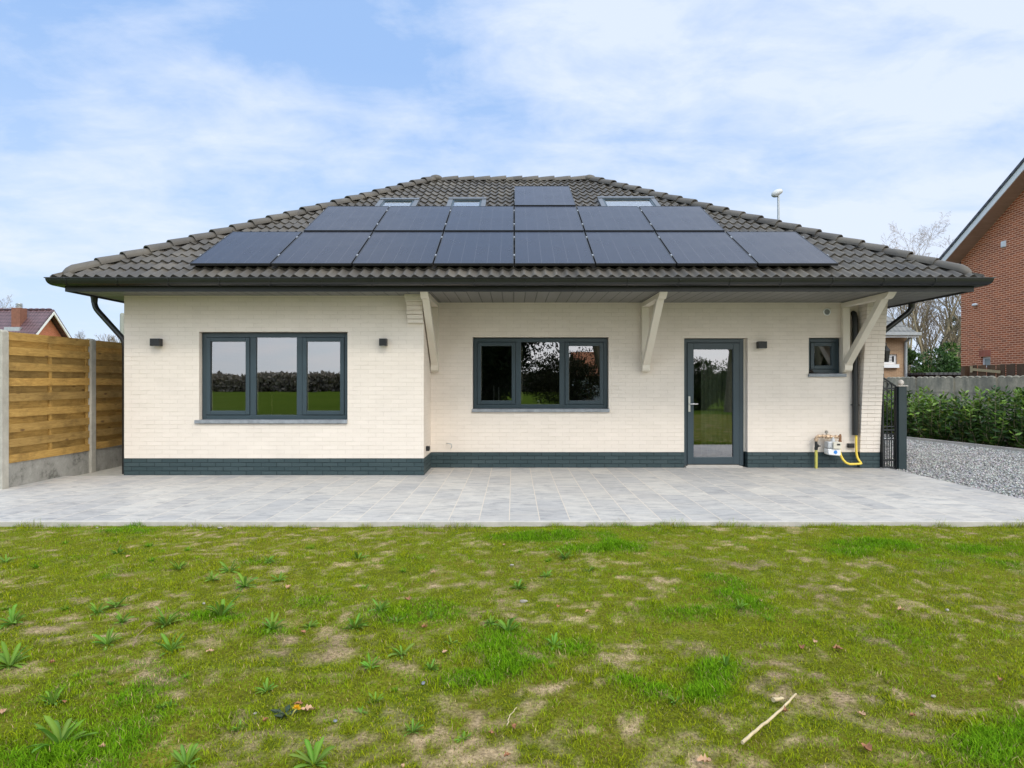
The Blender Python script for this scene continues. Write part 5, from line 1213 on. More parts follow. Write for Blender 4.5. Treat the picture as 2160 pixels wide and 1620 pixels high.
cA = at(31, 665, 44.0); cB = at(49, 650, 44.0); mb = MB(); mb.box(cA.x, cB.x, 43.7, 44.35, cA.z - 0.9, cB.z); chm = mb.build('chimney', plain('chimney_brick', (0.20, 0.085, 0.055), 0.9, 0.2, 6), ph)
mb = MB(); mb.box(cA.x - 0.25, cB.x + 0.2, 43.4, 43.72, hz(43.55) - 0.1, hz(43.55) + 0.2); mb.build('flashing', M['galv'], chm)
mb = MB(); cxx = (cA.x + cB.x) / 2; mb.lathe((cxx, 44.02, cB.z), [(0.18, 0), (0.18, 0.08), (0.22, 0.10), (0.22, 0.13), (0.15, 0.15), (0.15, 0.18), (0.22, 0.20), (0.22, 0.23), (0.15, 0.25), (0.2, 0.28), (0.18, 0.32)], 10); mb.build('cowl', M['galv'], chm)

# ------------------------------------------------------------------ street lamp, pole
D = 26.0; a = at(1642, 408, D); sl = thing('street_lamp', 'grey street lamp with curved head rising behind the dark roof', 'street lamp', (a.x, D, 0))
mb = MB(); mb.tube([(a.x, D, 0), (a.x, D, a.z - 0.02)], [0.075, 0.045], 10); mb.build('pole', M['galv'], sl, smooth=50)
hb = at(1629, 415, D); mb = MB(); d = Vector((1, 0, 0.28)).normalized()
pts = [at(1628.5, 413.5, D), at(1631, 411, D), at(1636, 408, D), at(1642, 405, D), at(1647, 403.5, D), at(1650.5, 404, D)]
mb.tube(pts, [0.04, 0.10, 0.13, 0.12, 0.10, 0.05], 12); mb.build('lamp_head', M['meter_grey'], sl, smooth=60)
mb = MB(); mb.ball(at(1635, 410.5, D) + Vector((0, 0, -0.05)), 0.10, (1.3, 1, 0.6), 10); mb.build('lens', M['grille'], sl, smooth=60)
D = 24.0; a = at(258, 660, D); mb = MB(); mb.tube([(a.x, D, 0), (a.x, D, a.z - 0.06), (a.x, D, a.z - 0.02), (a.x, D, a.z)], [0.09, 0.078, 0.06, 0.03], 12)
tag(mb.build('pole', plain('grey_green_pole', (0.24, 0.25, 0.215), 0.8, 0.1), None, smooth=50, org=(a.x, D, 0)), 'grey-green round-topped pole peeping past the left corner of the white house', 'pole')

# ------------------------------------------------------------------ trees
def bare_tree(label, base, height, rad, seed, stems=1, spread=0.35, twig='twig', levels=4, group=None, name='tree', dens=1.0, droop=0.0):
    rnd = random.Random(seed); base = Vector(base)
    t = thing(name, label, 'tree', tuple(base), group); tr, cr = MB(), MB()
    def branch(p, d, L, r, lev):
        n = 5 if lev < 2 else 4; pts = [p]; dd = d.copy(); bend = Vector((rnd.uniform(-.2, .2), rnd.uniform(-.2, .2), 0.12 - droop * lev * 0.15))
        for k in range(n):
            dd = (dd + bend * 0.25 + Vector((rnd.uniform(-1, 1), rnd.uniform(-1, 1), rnd.uniform(-.6, .6))) * 0.10).normalized(); pts.append(pts[-1] + dd * (L / n))
        rs = [max(r * (1 - 0.72 * k / n), 0.0055) for k in range(n + 1)]
        (tr if lev <= 1 else cr).tube(pts, rs, 7 if lev == 0 else (5 if lev == 1 else 3), False)
        if lev >= levels: return
        nb = {0: 11, 1: 8, 2: 6, 3: 4}.get(lev, 4); nb = max(2, int(nb * dens))
        for k in range(nb):
            tt = 0.30 + 0.70 * (k + rnd.random() * 0.6) / nb; tt = min(tt, 0.99); i = int(tt * n); f = tt * n - i
            q_ = pts[i].lerp(pts[min(i + 1, n)], f); dl = (pts[min(i + 1, n)] - pts[i]).normalized()
            az = rnd.uniform(0, 6.28); s_ = dl.cross(Vector((math.cos(az), math.sin(az), 0.2)))
            if s_.length < 0.01: continue
            s_.normalize(); ang = rnd.uniform(0.35, 0.95)
            nd = (dl * math.cos(ang) + s_ * math.sin(ang)); nd.z += 0.18 - droop * 0.35 * lev; nd.normalize()
            branch(q_, nd, L * rnd.uniform(0.30, 0.50) * (1.15 - 0.4 * tt), max(r * (1 - 0.72 * tt) * 0.6, 0.006), lev + 1)
    for s in range(stems):
        a = 6.28 * s / max(stems, 1) + rnd.random(); k = spread if stems > 1 else 0.06
        d = Vector((math.cos(a) * k * rnd.uniform(.4, 1), math.sin(a) * k * rnd.uniform(.4, 1), 1)).normalized()
        branch(base + Vector((math.cos(a) * 0.12 * (stems > 1), math.sin(a) * 0.12 * (stems > 1), -0.1)), d, height * rnd.uniform(0.8, 1.0), rad * rnd.uniform(0.8, 1.0), 0)
    tr.build('trunk', M['bark'], t, smooth=60); cr.build('crown', M[twig], t)
    return t
def gpt(px, D): p = at(px, 0, D); return (p.x, p.y, -0.15)
G = 'bare trees behind the red brick house'
bare_tree('bare multi-stemmed tree beside the corner of the red brick house', gpt(1992, 37), 7.8, 0.17, 3, 3, 0.22, levels=4, group=G, dens=0.9)
bare_tree('bare tree with two olive trunks between tan house and red house', gpt(1960, 36), 6.6, 0.14, 5, 2, 0.16, levels=4, group=G, dens=0.9)
bare_tree('bare single tree leaning right of the tan house downpipe', gpt(1928, 39), 6.8, 0.14, 8, 1, levels=4, group=G, dens=0.9)
bare_tree('bare pale-twigged birch rising above the roof right of the street lamp', gpt(1914, 52), 13.6, 0.13, 12, 1, levels=4, twig='twig_pale', group=G, dens=1.15, droop=0.5)
bare_tree('bare slender tree with brown twigs just left of the red brick gable', gpt(1965, 47), 10.6, 0.11, 15, 1, levels=4, twig='twig_pale', group=G, dens=1.0, droop=0.3)
bare_tree('bare tree half hidden by the corner of the red brick house', gpt(2025, 40), 7.2, 0.14, 21, 2, 0.2, levels=4, group=G, dens=0.9)
bare_tree('bare tree behind the plum roofed house at the left picture edge', gpt(4, 62), 9.4, 0.2, 31, 1, levels=4, group='bare trees beyond the fence')
bare_tree('low bare bushy tree top showing above fence by the left downpipe', gpt(246, 50), 4.6, 0.10, 33, 4, 0.5, levels=3, group='bare trees beyond the fence', dens=1.5)
def leafy(name, label, cat, base, rx, ry, h, n, size, ca, cb, group=None, cone=False, parts_=True, mat='leaves', clumps=26, cf=0.28):
    base = np.array(base); t = thing(name, label, cat, tuple(base), group)
    cc = []; 
    while len(cc) < clumps:
        v = rng.uniform(-1, 1, 3); rr_ = np.linalg.norm(v)
        if rr_ < 1:
            z = (v[2] + 1) / 2
            k = (1.05 - z) if cone else math.sqrt(max(0.05, 1 - (2 * z - 0.9) ** 2 * 0.8))
            cc.append((v[0] * rx * k, v[1] * ry * k, 0.06 * h + z * h * 0.92, rng.uniform(0.6, 1.25)))
    cc = np.array(cc); idx = rng.integers(0, clumps, n); cr = cf * min(rx, h) * cc[idx, 3]
    v = rng.normal(size=(n, 3)); v /= np.linalg.norm(v, axis=1)[:, None]; rad = (rng.uniform(0.35, 1.0, n) ** 0.5) * cr
    P = base + cc[idx, :3] + v * rad[:, None] * np.array([1, 1, 0.85]); P[:, 2] = np.maximum(P[:, 2], base[2] + 0.03)
    Dn = v + rng.normal(size=(n, 3)) * 0.5 + np.array([0, 0, 0.15])
    ct = rng.uniform(0, 1, clumps)[idx][:, None]; cols = (np.array(ca) * (1 - ct) + np.array(cb) * ct) * rng.uniform(0.7, 1.3, n)[:, None]
    V, Fq, T = leaves(n, P, Dn, size, 0.45, cols)
    np_mesh('crown', V, Fq, M[mat], T, t, tuple(base))
    m_ = MB(); m_.tube([tuple(base), tuple(base + np.array([0.02, 0, h * 0.45])), tuple(base + np.array([0, 0, h * 0.85]))], [0.05 * h / 2, 0.035 * h / 2, 0.008], 7)
    for k in range(min(clumps, 14)):
        c = base + cc[k, :3]; m_.tube([tuple(base + np.array([0, 0, cc[k, 2] * 0.5])), tuple((base + c) / 2 + np.array([0, 0, cc[k, 2] * 0.3])), tuple(c)], [0.012 * h, 0.008 * h, 0.004], 4)
    m_.build('trunk', M['bark'], t); return t
G2 = 'evergreen bushes under the bare trees'
for i, (px, py, D, rx, h, lab, c1, c2) in enumerate([(1915, 0, 33.5, 1.3, 3.0, 'dark evergreen bush beside the tan house downpipe', (.02, .05, .012), (.05, .10, .02)), (1938, 0, 32.5, 0.9, 1.9, 'low bright-leaved bush next to the low shed', (.05, .10, .02), (.10, .18, .03)), (1958, 0, 35, 1.4, 3.0, 'broad green bush below the two olive trunks', (.025, .06, .015), (.06, .13, .022)), (1985, 0, 34, 1.4, 2.7, 'dark green bush in the middle behind the low shed', (.02, .05, .012), (.045, .10, .02)), (2010, 0, 35, 1.5, 3.4, 'light green laurel bush left of the red brick corner', (.045, .10, .02), (.10, .19, .03)), (2012, 0, 42, 1.5, 5.6, 'tall dark green conifer behind the light green laurel bush', (.022, .045, .015), (.045, .075, .02))]):
    leafy('bush', lab, 'bush', (at(px, 0, D).x, D, -0.1), rx, rx, h, 2600, 0.20, c1, c2, G2, cone=(i == 5), clumps=24)

# ------------------------------------------------------------------ what the window panes mirror: the field side of the garden
leafy('conifer', 'very tall dark evergreen conifer across the garden, mirrored in the middle window', 'tree', (-3.2, -17, -0.1), 5.4, 3.6, 14.5, 110000, 0.24, (.010, .022, .008), (.022, .042, .012), None, False, mat='far_leaves', clumps=170, cf=0.42)
bare_tree('large bare spreading tree across the garden, mirrored in the window and glass door', (6.5, -20, -0.15), 9.5, 0.30, 41, 2, 0.4, levels=3, group='mirrored trees', dens=1.0)
bare_tree('bare tree with dense dark twigs across the garden, mirrored in the glass door', (13.0, -19, -0.15), 9.5, 0.26, 43, 1, levels=3, group='mirrored trees', dens=1.1)
leafy('bush', 'wide dark bush across the garden, mirrored low in the middle window', 'bush', (3.6, -22, -0.1), 3.2, 1.6, 3.6, 16000, 0.16, (.04, .05, .02), (.09, .095, .04), None, mat='far_leaves', clumps=50)
leafy('bush', 'tall leafy hedge bush across the garden, mirrored in the glass door', 'bush', (12.5, -23, -0.1), 4.2, 1.6, 3.0, 16000, 0.16, (.05, .08, .025), (.10, .13, .04), None, mat='far_leaves', clumps=60)
th2 = thing('house', 'small house with terracotta roof across the garden, mirrored in the middle window', 'house', (8.3, -46, 0))
mb = MB(); mb.box(6.3, 14, -50, -44, -0.16, 2.6); mb.build('wall', M['render_white'], th2)
mb = MB(); mb.prism([(-50.5, 2.5), (-43.5, 2.5), (-47, 5.0)], 0, 5.9, 14.4); mb.build('roof', M['terracotta'], th2)
bare_tree('bare tree with ivy-dark twigs across the garden, mirrored in the small square window', (20.0, -21, -0.15), 9.5, 0.3, 47, 2, 0.3, levels=3, group='mirrored trees', dens=1.3)
leafy('bush', 'dark leafy bush across the garden, mirrored in the small square window', 'bush', (20.0, -23, -0.1), 3.0, 1.6, 4.2, 5000, 0.3, (.03, .04, .012), (.07, .075, .02), None, mat='far_leaves', clumps=50)
leafy('bush', 'dense dark evergreen shrub in front of the tall conifer, mirrored in the middle window', 'bush', (-1.9, -14.8, -0.15), 2.7, 1.8, 6.5, 40000, 0.2, (.010, .022, .008), (.022, .042, .012), None, mat='far_leaves', clumps=90, cf=0.36)
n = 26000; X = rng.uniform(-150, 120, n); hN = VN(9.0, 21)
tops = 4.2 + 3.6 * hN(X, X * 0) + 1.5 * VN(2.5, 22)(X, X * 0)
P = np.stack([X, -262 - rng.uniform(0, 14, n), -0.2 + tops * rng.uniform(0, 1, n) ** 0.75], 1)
V, Fq, T = leaves(n, P, rng.normal(size=(n, 3)), 1.9, 0.7, lerp_cols(n, (.30, .26, .19), (.46, .39, .29)))  # leaf colours lightened to stand in for haze over the distance
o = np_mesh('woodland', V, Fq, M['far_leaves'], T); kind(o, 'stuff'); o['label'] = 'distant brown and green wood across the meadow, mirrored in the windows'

# ------------------------------------------------------------------ weeds, leaves, stones on the lawn
def rosette(seed, nl=16, upright=1.0):
    rnd = random.Random(seed); Vv = []; Ff = []; C = []
    for k in range(nl):
        az = k * 2.399 + rnd.uniform(-.5, .5); inner = k / nl; L = rnd.uniform(0.62, 1.0) * (0.75 + 0.35 * inner); W = L * rnd.uniform(0.17, 0.25)
        el = (0.25 + 0.95 * inner) * upright + rnd.uniform(-.2, .2); curl = rnd.uniform(0.03, 0.16); tw = rnd.uniform(-.6, .6)
        d = Vector((math.cos(az), math.sin(az), 0)); s = Vector((-math.sin(az), math.cos(az), 0)); o = len(Vv); p = d * 0.03; seg = 7
        base = Vector((rnd.uniform(0.085, 0.15), 0.245 * rnd.uniform(.8, 1.2), rnd.uniform(0.012, 0.03)))
        for i in range(seg + 1):
            t = i / seg; w = W * (0.30 + 2.0 * (t ** 1.3) * (1 - t) ** 0.8 * 1.05); w = w if t < 0.98 else W * 0.04; nn = Vector((0, 0, 1)) * math.cos(el) - d * math.sin(el)
            sv = (s + nn * tw * t).normalized(); wav = W * 0.05 * math.sin(i * 2.1 + k)
            Vv += [p - sv * w * 0.5 + nn * (w * 0.22 + wav), p - nn * w * 0.05, p + sv * w * 0.5 + nn * (w * 0.22 - wav)]
            c = base * (0.75 + 0.35 * t); rib = Vector((0.27, 0.40, 0.09)); C += [c, c * 0.55 + rib * 0.45, c]
            p = p + (d * math.cos(el) + Vector((0, 0, 1)) * math.sin(el)) * (L / seg); el -= curl
        for i in range(seg):
            for j in range(2): a = o + i * 3 + j; Ff.append((a, a + 1, a + 4, a + 3))
    me = bpy.data.meshes.new('weed'); me.from_pydata([tuple(v * 0.5) for v in Vv], [], Ff)
    a = me.attributes.new('tint', 'FLOAT_COLOR', 'POINT'); a.data.foreach_set('color', np.array([(c.x, c.y, c.z, 1) for c in C], dtype=np.float32).ravel())
    me.polygons.foreach_set('use_smooth', [True] * len(me.polygons)); me.materials.append(M['weed']); return me
M['weed'] = attr_mat('weed_leaf', 0.6, 0.25, 0.12)
RM = [rosette(100 + i, 15 + (i % 5) * 2, 0.85 + 0.12 * (i % 3)) for i in range(16)]
def tuft(seed):
    rnd = random.Random(seed); Vv = []; Ff = []; C = []
    for k in range(34):
        az = rnd.uniform(0, 6.28); L = rnd.uniform(0.4, 1.0) * 0.5; el = rnd.uniform(0.5, 1.4); d = Vector((math.cos(az), math.sin(az), 0)); s = Vector((-math.sin(az), math.cos(az), 0)); p = d * rnd.uniform(0, 0.12); o = len(Vv); c = Vector((rnd.uniform(0.08, 0.2), 0.27 * rnd.uniform(.8, 1.2), 0.015))
        for i in range(5):
            t = i / 4; w = 0.035 * (1 - t) + 0.003; Vv += [p - s * w, p + s * w]; C += [c, c]; p = p + (d * math.cos(el) + Vector((0, 0, 1)) * math.sin(el)) * L / 4; el -= 0.28
        Ff += [(o + 2 * i, o + 2 * i + 1, o + 2 * i + 3, o + 2 * i + 2) for i in range(4)]
    me = bpy.data.meshes.new('tuft'); me.from_pydata([tuple(v) for v in Vv], [], Ff)
    a = me.attributes.new('tint', 'FLOAT_COLOR', 'POINT'); a.data.foreach_set('color', np.array([(c.x, c.y, c.z, 1) for c in C], dtype=np.float32).ravel()); me.materials.append(M['weed']); return me
TM = [tuft(300 + i) for i in range(4)]
WEEDS = [(13, 1188, 34), (317, 1152, 25), (250, 1170, 28), (342, 1162, 16), (318, 1188, 24), (377, 1203, 36), (485, 1207, 50), (447, 1225, 32), (517, 1237, 52), (568, 1190, 30), (588, 1223, 36), (245, 1280, 48), (205, 1293, 40), (138, 1285, 25), (257, 1313, 42), (350, 1318, 58), (465, 1300, 72), (572, 1325, 58), (653, 1320, 36), (28, 1315, 60), (227, 1360, 58), (362, 1375, 62), (20, 1405, 80), (163, 1430, 22), (112, 1490, 55), (392, 1432, 24), (340, 1500, 30), (361, 1493, 28), (127, 1580, 125), (507, 1545, 34), (393, 1618, 75), (662, 1612, 95), (563, 1458, 42), (657, 1156, 20), (77, 1200, 22), (10, 1285, 26), (233, 1445, 24), (803, 1295, 42), (748, 1328, 52), (838, 1317, 34), (910, 1304, 30), (1073, 1332, 60), (1035, 1316, 40), (847, 1382, 50), (783, 1412, 44), (953, 1360, 34), (907, 1415, 36), (1168, 1367, 46), (1092, 1240, 36), (1097, 1163, 18), (1193, 1177, 36), (1157, 1181, 20), (1243, 1203, 28), (1153, 1216, 28), (792, 1482, 34), (870, 1543, 46), (980, 1556, 40), (1427, 1487, 36), (1117, 1400, 28), (1167, 1410, 22), (852, 1205, 20), (770, 1240, 22), (755, 1178, 40), (833, 1458, 26), (763, 1507, 28), (1560, 1290, 36), (1622, 1312, 24), (1533, 1407, 48), (138, 1118 + 30, 20), (395, 1160, 20)]
bands = [(1100, 1199, 'strip of lawn nearest the patio'), (1200, 1269, 'second strip of lawn from the patio'), (1270, 1344, 'middle strip of lawn'), (1345, 1469, 'lower strip of lawn'), (1470, 1700, 'strip of lawn nearest the viewer')]
special = {(127, 1580): 'largest weed rosette, long upright leaves, at the bottom left of the lawn', (662, 1612): 'large upright weed rosette cut by the lower picture edge below the dandelion', (393, 1618): 'weed rosette cut by the lower picture edge, left of the dandelion', (20, 1405): 'big dense weed rosette at the left picture edge of the lower lawn', (465, 1300): 'wide weed rosette in dark grass straight below the wide left window', (1073, 1332): 'big upright weed tuft in the middle of the lawn below the middle window', (1533, 1407): 'floppy weed rosette in dark grass below the glass door', (1560, 1290): 'pale flat weed rosette in the mid lawn below the right door frame', (1622, 1312): 'small bluish weed rosette in mid lawn, rightmost of all weeds', (1427, 1487): 'pointed weed rosette alone on the lower lawn, left of the dry stick'}
nth = ['leftmost', 'second from left', 'third from left', 'fourth from left', 'fifth from left', 'sixth from left', 'seventh from left', 'eighth from left', 'ninth from left', 'tenth from left', 'eleventh from left', 'twelfth from left', 'thirteenth from left', 'fourteenth from left', 'fifteenth from left', 'sixteenth from left', 'seventeenth from left', 'eighteenth from left', 'nineteenth from left', 'twentieth from left']
for (y0_, y1_, bn) in bands:
    grp = sorted([w for w in WEEDS if y0_ <= w[1] <= y1_])
    for i, (px, py, wpx) in enumerate(grp):
        p = on_lawn(px, py); D = p.y; w = wpx * D / F
        small = wpx <= 26; o = bpy.data.objects.new('weed', TM[(px + py) % 4] if small else RM[(px * 7 + py) % 16]); COL.objects.link(o)
        o.location = (p.x, p.y, float(lawn_h(np.array([p.x]), np.array([p.y]))[0]) - 0.003); sc = w * 1.45; o.scale = (sc, sc, sc * random.uniform(0.9, 1.2)); o.rotation_euler = (random.uniform(-.28, .28), random.uniform(-.28, .28), random.uniform(0, 6.28))
        size = 'tiny' if w < 0.07 else 'small' if w < 0.10 else 'medium' if w < 0.14 else 'large'
        lab = special.get((px, py), f'{size} green weed {"tuft" if small else "rosette"}, {nth[i]} in the {bn}')
        tag(o, lab, 'weed', 'weed rosettes in the lawn')
# dandelion
p = on_lawn(626, 1513); dz = float(lawn_h(np.array([p.x]), np.array([p.y]))[0]); da = thing('dandelion', 'yellow dandelion flower with dark leaves in the lower left lawn', 'flower', (p.x, p.y, dz))
top_ = Vector((p.x, p.y, dz + 0.03)); mb = MB(); mb.tube([(p.x - 0.02, p.y, dz), (p.x - 0.01, p.y - 0.004, dz + 0.02), tuple(top_)], 0.003, 6); mb.build('stem', M['olive_yellow'], da)
n = 90; az = rng.uniform(0, 6.28, n); el = rng.uniform(0.0, 1.3, n); Dn = np.stack([np.cos(az) * np.cos(el), np.sin(az) * np.cos(el), np.sin(el)], 1)
Dn = Dn @ np.array(Matrix.Rotation(R(40), 3, 'X'))
V, Fq, T = leaves(n, np.tile(np.array(top_), (n, 1)), Dn, 0.017, 0.22, np.tile([[0.85, 0.50, 0.01]], (n, 1)))
np_mesh('petals', V, Fq, M['dandelion'], T, da, tuple(ORG[da.name]))
n = 12; az = rng.uniform(0, 6.28, n); Dn = np.stack([np.cos(az), np.sin(az), 0.25 + 0 * az], 1); b0 = np.array([p.x - 0.05, p.y + 0.01, dz])
V, Fq, T = leaves(n, np.tile(b0, (n, 1)), Dn, 0.06, 0.3, lerp_cols(n, (.02, .04, .02), (.05, .08, .04))); np_mesh('leaves', V, Fq, M['leaves'], T, da, tuple(ORG[da.name]))
# dead leaves
def dead_leaf(px, py, wpx, mat, label):
    p = on_lawn(px, py); w = wpx * p.y / F; z = float(lawn_h(np.array([p.x]), np.array([p.y]))[0]) + 0.014
    rnd = random.Random(px * 31 + py); mb = MB(); n = 9; vs = []; az = rnd.uniform(0, 6.28); ca, sa = math.cos(az), math.sin(az); cu = rnd.uniform(0.5, 1.6)
    for i in range(n):
        t = i / (n - 1); wd = w * 0.32 * math.sin(math.pi * min(0.98, t * 0.92 + 0.06)) * (1 + 0.28 * math.sin(i * 2.6)); x = (t - 0.5) * w
        for s in (-1, -0.5, 0, 0.5, 1):
            yy = s * wd; zz = cu * (yy * yy * 9 / max(w, .01) * 0.3 + (t - 0.5) ** 2 * w * 0.5) + 0.004 * rnd.uniform(-1, 1)
            vs.append((p.x + x * ca - yy * sa, p.y + x * sa + yy * ca, z + zz))
    mb.add(vs, [(i * 5 + k, i * 5 + k + 1, (i + 1) * 5 + k + 1, (i + 1) * 5 + k) for i in range(n - 1) for k in range(4)])
    tag(mb.build('dead_leaf', M[mat], None, smooth=60, org=(p.x, p.y, z)), label, 'dead leaf', 'dead leaves on the lawn')
SHL = None; LEAVES = []
for (px, py, w, m_, lab) in [(650, 1507, 30, 'dead_leaf_pale', 'large crumpled pale brown leaf right beside the yellow dandelion'), (630, 1495, 18, 'dead_leaf', 'curled brown leaf just behind the yellow dandelion'), (1828, 1587, 30, 'dead_leaf', 'big dark brown leaf at the bottom right of the lawn'), (1485, 1611, 30, 'dead_leaf_pale', 'pale pinkish-brown leaf by the bottom edge below the dry stick'), (1818, 1513, 20, 'dead_leaf_pale', 'light brown leaf in the lower right lawn, right of the dry stick'), (1767, 1374, 20, 'dead_leaf', 'reddish brown upright leaf in the right lawn above a sandy patch'), (1690, 1376, 20, 'dead_leaf', 'dark brown leaf lying left of the reddish upright leaf'), (1085, 1535, 18, 'dead_leaf', 'red-brown leaf on the lower lawn below the middle window'), (1178, 1282, 12, 'dead_leaf', 'orange-brown leaf in the mid lawn right of a small green tuft'), (608, 1243, 18, 'dead_leaf_pale', 'pale brown leaf below the second weed strip, left of centre'), (110, 1403, 12, 'dead_leaf', 'bright rust-red leaf fragment on the left lawn'), (640, 1334, 16, 'dead_leaf', SHL), (136, 1490, 12, 'dead_leaf', SHL), (560, 1531, 14, 'dead_leaf', SHL), (215, 1589, 14, 'dead_leaf_pale', SHL), (1036, 1546, 14, 'dead_leaf', SHL), (1900, 1292, 16, 'dead_leaf_pale', SHL), (860, 1271, 18, 'dead_leaf', SHL), (1070, 1597, 16, 'dead_leaf', SHL), (443, 1377, 16, 'dead_leaf_pale', SHL), (938, 1383, 16, 'dead_leaf_pale', SHL), (895, 1330, 14, 'dead_leaf', SHL), (1240, 1295, 12, 'dead_leaf_pale', SHL), (1655, 1508, 16, 'dead_leaf', SHL), (5, 1512, 20, 'dead_leaf_pale', SHL), (1720, 1362, 14, 'dead_leaf_pale', SHL), (270, 1178, 12, 'dead_leaf_pale', SHL), (67, 1108, 16, 'dead_leaf_pale', SHL), (914, 1212, 10, 'dead_leaf_pale', SHL), (1064, 1150, 9, 'dead_leaf_pale', SHL), (1605, 1276, 12, 'dead_leaf_pale', SHL), (1925, 1515, 14, 'dead_leaf', SHL), (2110, 1440, 14, 'dead_leaf', SHL)]:
    LEAVES.append((px, py, w, m_, lab))
for (y0_, y1_, bn) in bands:
    grp = sorted([l for l in LEAVES if y0_ <= l[1] <= y1_])
    for i, l in enumerate(grp): dead_leaf(*l[:4], l[4] or f'dry {"brown" if l[3] == "dead_leaf" else "pale"} leaf, {nth[i]} in the {bn}')
# stones
for (px, py, w, sq, m_, lab) in [(893, 1446, 14, (0.75, 1.3, 0.4), 'slate', 'blue-grey slate chip standing in the lower middle lawn'), (1080, 1193, 9, (1.2, 0.8, 0.6), 'stone', 'light grey stone in the upper lawn below the middle window'), (464, 1114, 11, (1.3, 0.8, 0.5), 'stone', 'flat pale stone close to the patio edge below the left window'), (406, 1112, 7, (1, 1, 0.7), 'stone', 'small pale stone left of the flat stone by the patio edge'), (430, 1273, 8, (1, 1, 0.8), 'stone', 'whitish pebble just left of the wide weed rosette'), (205, 1115, 6, (1, 1, .7), 'stone', 'tiny white pebble by the patio edge in front of the house corner'), (1969, 1468, 12, (1.2, .8, .6), 'stone', 'pale pebble on the lower right lawn'), (1998, 1291, 10, (1, .8, .7), 'stone', 'tan pebble on the bare patch at the right of the lawn'), (1104, 1269, 16, (1.4, .4, .3), 'stone', 'long pale stone splinter in the middle lawn'), (707, 1529, 12, (1, 1, .6), 'slate', 'rounded grey pebble right of the dandelion'), (538, 1513, 10, (1, .8, .6), 'stone', 'white pebble left of the dandelion'), (850, 1615, 12, (1, .9, .8), 'dead_leaf_pale', 'round tan pebble at the bottom edge of the lawn')]:
    p = on_lawn(px, py); r = w * p.y / F / 2 * 0.8; z = float(lawn_h(np.array([p.x]), np.array([p.y]))[0]) + r * 0.4 + 0.004
    mb = MB(); mb.ball((p.x, p.y, z), r, (sq[0], sq[1], max(sq[2], .5)), 8, 0.16); tag(mb.build('stone', M[m_], None, smooth=35, org=(p.x, p.y, z)), lab, 'stone', 'stones on the lawn')
# dry stick and twigs
def stick(pts, r, name, label, mat='stick', wob=0.003):
    P = [on_lawn(x, y, LAWN_Z + 0.022) for x, y in pts]; Q = []
    for a, b in zip(P[:-1], P[1:]):
        for k in range(6): Q.append(a.lerp(b, k / 6) + Vector((random.uniform(-wob, wob), random.uniform(-wob, wob), random.uniform(0, wob))))
    Q.append(P[-1]); mb = MB(); mb.tube(Q, [r * (1 - 0.35 * i / len(Q)) for i in range(len(Q))], 8)
    tag(mb.build(name, M[mat], None, smooth=60, org=tuple(P[0])), label, 'stick')
stick([(1565, 1567), (1600, 1537), (1648, 1498), (1679, 1464)], 0.0068, 'stick', 'long pale dry cane lying diagonally on the lower right lawn', wob=0.002)
stick([(281, 1364), (292, 1338), (308, 1325), (325, 1313)], 0.0028, 'twig', 'thin curved grey twig under a weed on the left lawn', 'twig_pale')
stick([(1070, 1530), (1075, 1510), (1090, 1492)], 0.0022, 'twig', 'thin straw stem on the sandy patch below the middle window')
stick([(1630, 1478), (1652, 1474)], 0.010, 'twig', 'short thick pale stub lying by the upper end of the dry cane')

# ------------------------------------------------------------------ sun, sky, camera
sd = Vector((-0.40, 1.0, -1.12)).normalized()
sun = bpy.data.lights.new('sun', 'SUN'); sun.energy = 0.95; sun.angle = R(9); sun.color = (1.0, 0.94, 0.85)
so = bpy.data.objects.new('sun', sun); COL.objects.link(so); so.rotation_euler = sd.to_track_quat('-Z', 'Y').to_euler()
elev = math.asin(-sd.z); azim = math.atan2(-sd.x, -sd.y)
GLOW = 1.0
world = bpy.data.worlds.new('World'); scene.world = world; world.use_nodes = True; nt = world.node_tree; nt.nodes.clear()
out = N(nt, 'ShaderNodeOutputWorld'); bg = N(nt, 'ShaderNodeBackground')
sky = N(nt, 'ShaderNodeTexSky'); sky.sky_type = 'NISHITA'; sky.sun_disc = False; sky.sun_elevation = elev; sky.sun_rotation = azim % (2 * math.pi); sky.air_density = 1.0; sky.dust_density = 1.0; sky.ozone_density = 1.5
tc = N(nt, 'ShaderNodeTexCoord'); sp = N(nt, 'ShaderNodeSeparateXYZ'); nt.links.new(tc.outputs['Generated'], sp.inputs[0])
den = math_n(nt, 'ADD', math_n(nt, 'MAXIMUM', sp.outputs[2], 0.0), 0.22)
cv = N(nt, 'ShaderNodeCombineXYZ'); nt.links.new(math_n(nt, 'DIVIDE', sp.outputs[0], den), cv.inputs[0]); nt.links.new(math_n(nt, 'DIVIDE', sp.outputs[1], den), cv.inputs[1])
n1 = noise(nt, mapping(nt, cv.outputs[0], (1.0, 1.0, 1), (CL0 := 3.1, 1.7, 0)), 0.85, 9, 0.56, 0.25)
n2 = noise(nt, mapping(nt, cv.outputs[0], (1.1, 1.6, 1), (8.3, 2.2, 1)), 3.2, 8, 0.6, 0.3)
cl = math_n(nt, 'ADD', math_n(nt, 'MULTIPLY', n1, 0.66), math_n(nt, 'MULTIPLY', n2, 0.34))
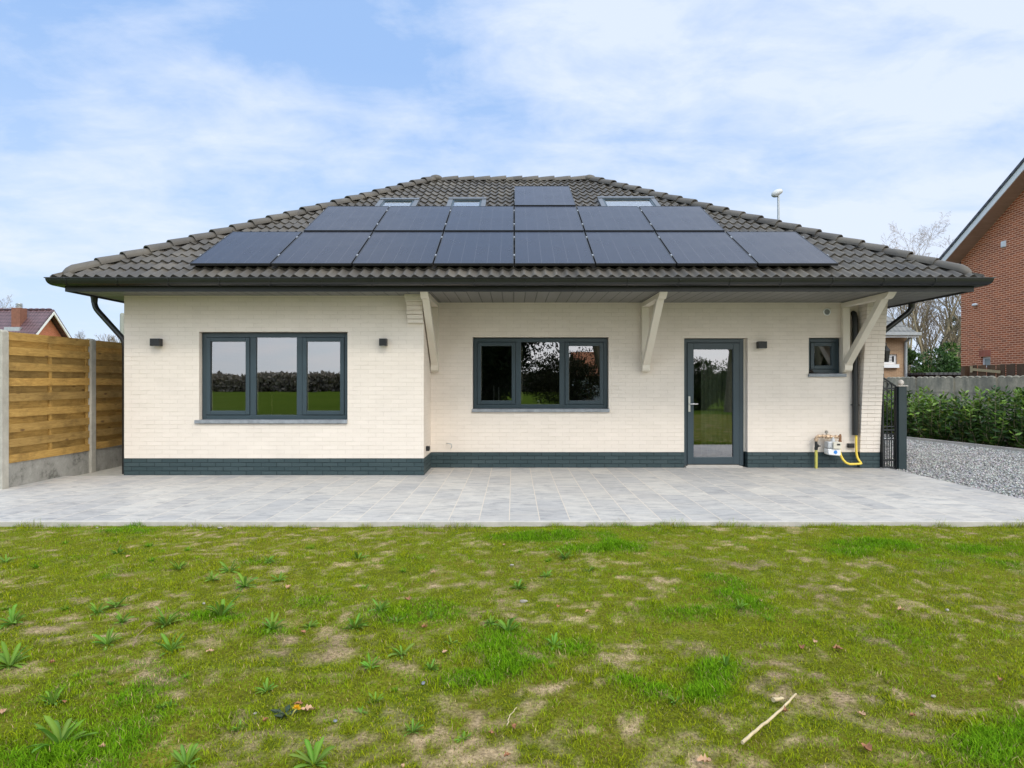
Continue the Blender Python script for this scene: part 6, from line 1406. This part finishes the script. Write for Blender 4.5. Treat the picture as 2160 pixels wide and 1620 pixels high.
# broad distribution: more cloud to the right
cl = math_n(nt, 'ADD', cl, math_n(nt, 'MULTIPLY', sp.outputs[0], 0.10))
mask = ramp(nt, cl, [(0.42, (0, 0, 0)), (0.58, (1, 1, 1))])
hor = ramp(nt, sp.outputs[2], [(0.0, (1, 1, 1)), (0.12, (0.55,) * 3), (0.42, (0, 0, 0))])
base = mixc(nt, 0.75, sky.outputs[0], (3.6, 5.6, 9.3))
base = mixc(nt, math_n(nt, 'MULTIPLY', hor, 0.85), base, (6.9, 7.9, 9.1))
colr = mixc(nt, math_n(nt, 'MULTIPLY', mask, 0.85), base, (7.0, 7.7, 9.0))
# veiled sun: the thin cloud on the sun's side glows
dp = N(nt, 'ShaderNodeVectorMath'); dp.operation = 'DOT_PRODUCT'; nt.links.new(tc.outputs['Generated'], dp.inputs[0]); dp.inputs[1].default_value = tuple(-sd)
glow = math_n(nt, 'POWER', math_n(nt, 'MAXIMUM', dp.outputs['Value'], 0.0), 1.2)
gl = N(nt, 'ShaderNodeCombineXYZ')
for k_, c_ in enumerate((2.9, 2.4, 1.7)): nt.links.new(math_n(nt, 'ADD', 1.0, math_n(nt, 'MULTIPLY', glow, c_ * GLOW)), gl.inputs[k_])
colr = mixc(nt, 1.0, colr, gl.outputs[0], 'MULTIPLY')
nt.links.new(colr, bg.inputs['Color']); bg.inputs['Strength'].default_value = 0.095
nt.links.new(bg.outputs[0], out.inputs[0])

cam = bpy.data.cameras.new('camera'); co_ = bpy.data.objects.new('camera', cam); COL.objects.link(co_)
co_.location = (0, 0, EYE); co_.rotation_euler = (R(90), 0, 0)
cam.sensor_width = 36; cam.sensor_fit = 'HORIZONTAL'; cam.lens = F * 36 / 2160
cam.shift_x = -(XC - 1080) / 2160; cam.shift_y = (YC - 810) / 2160; cam.clip_start = 0.05; cam.clip_end = 8000
scene.camera = co_
scene.view_settings.view_transform = 'Standard'; scene.view_settings.look = 'None'; scene.view_settings.exposure = 0.34; scene.view_settings.gamma = 1.0
scene.cycles.max_bounces = 8; scene.cycles.transparent_max_bounces = 12
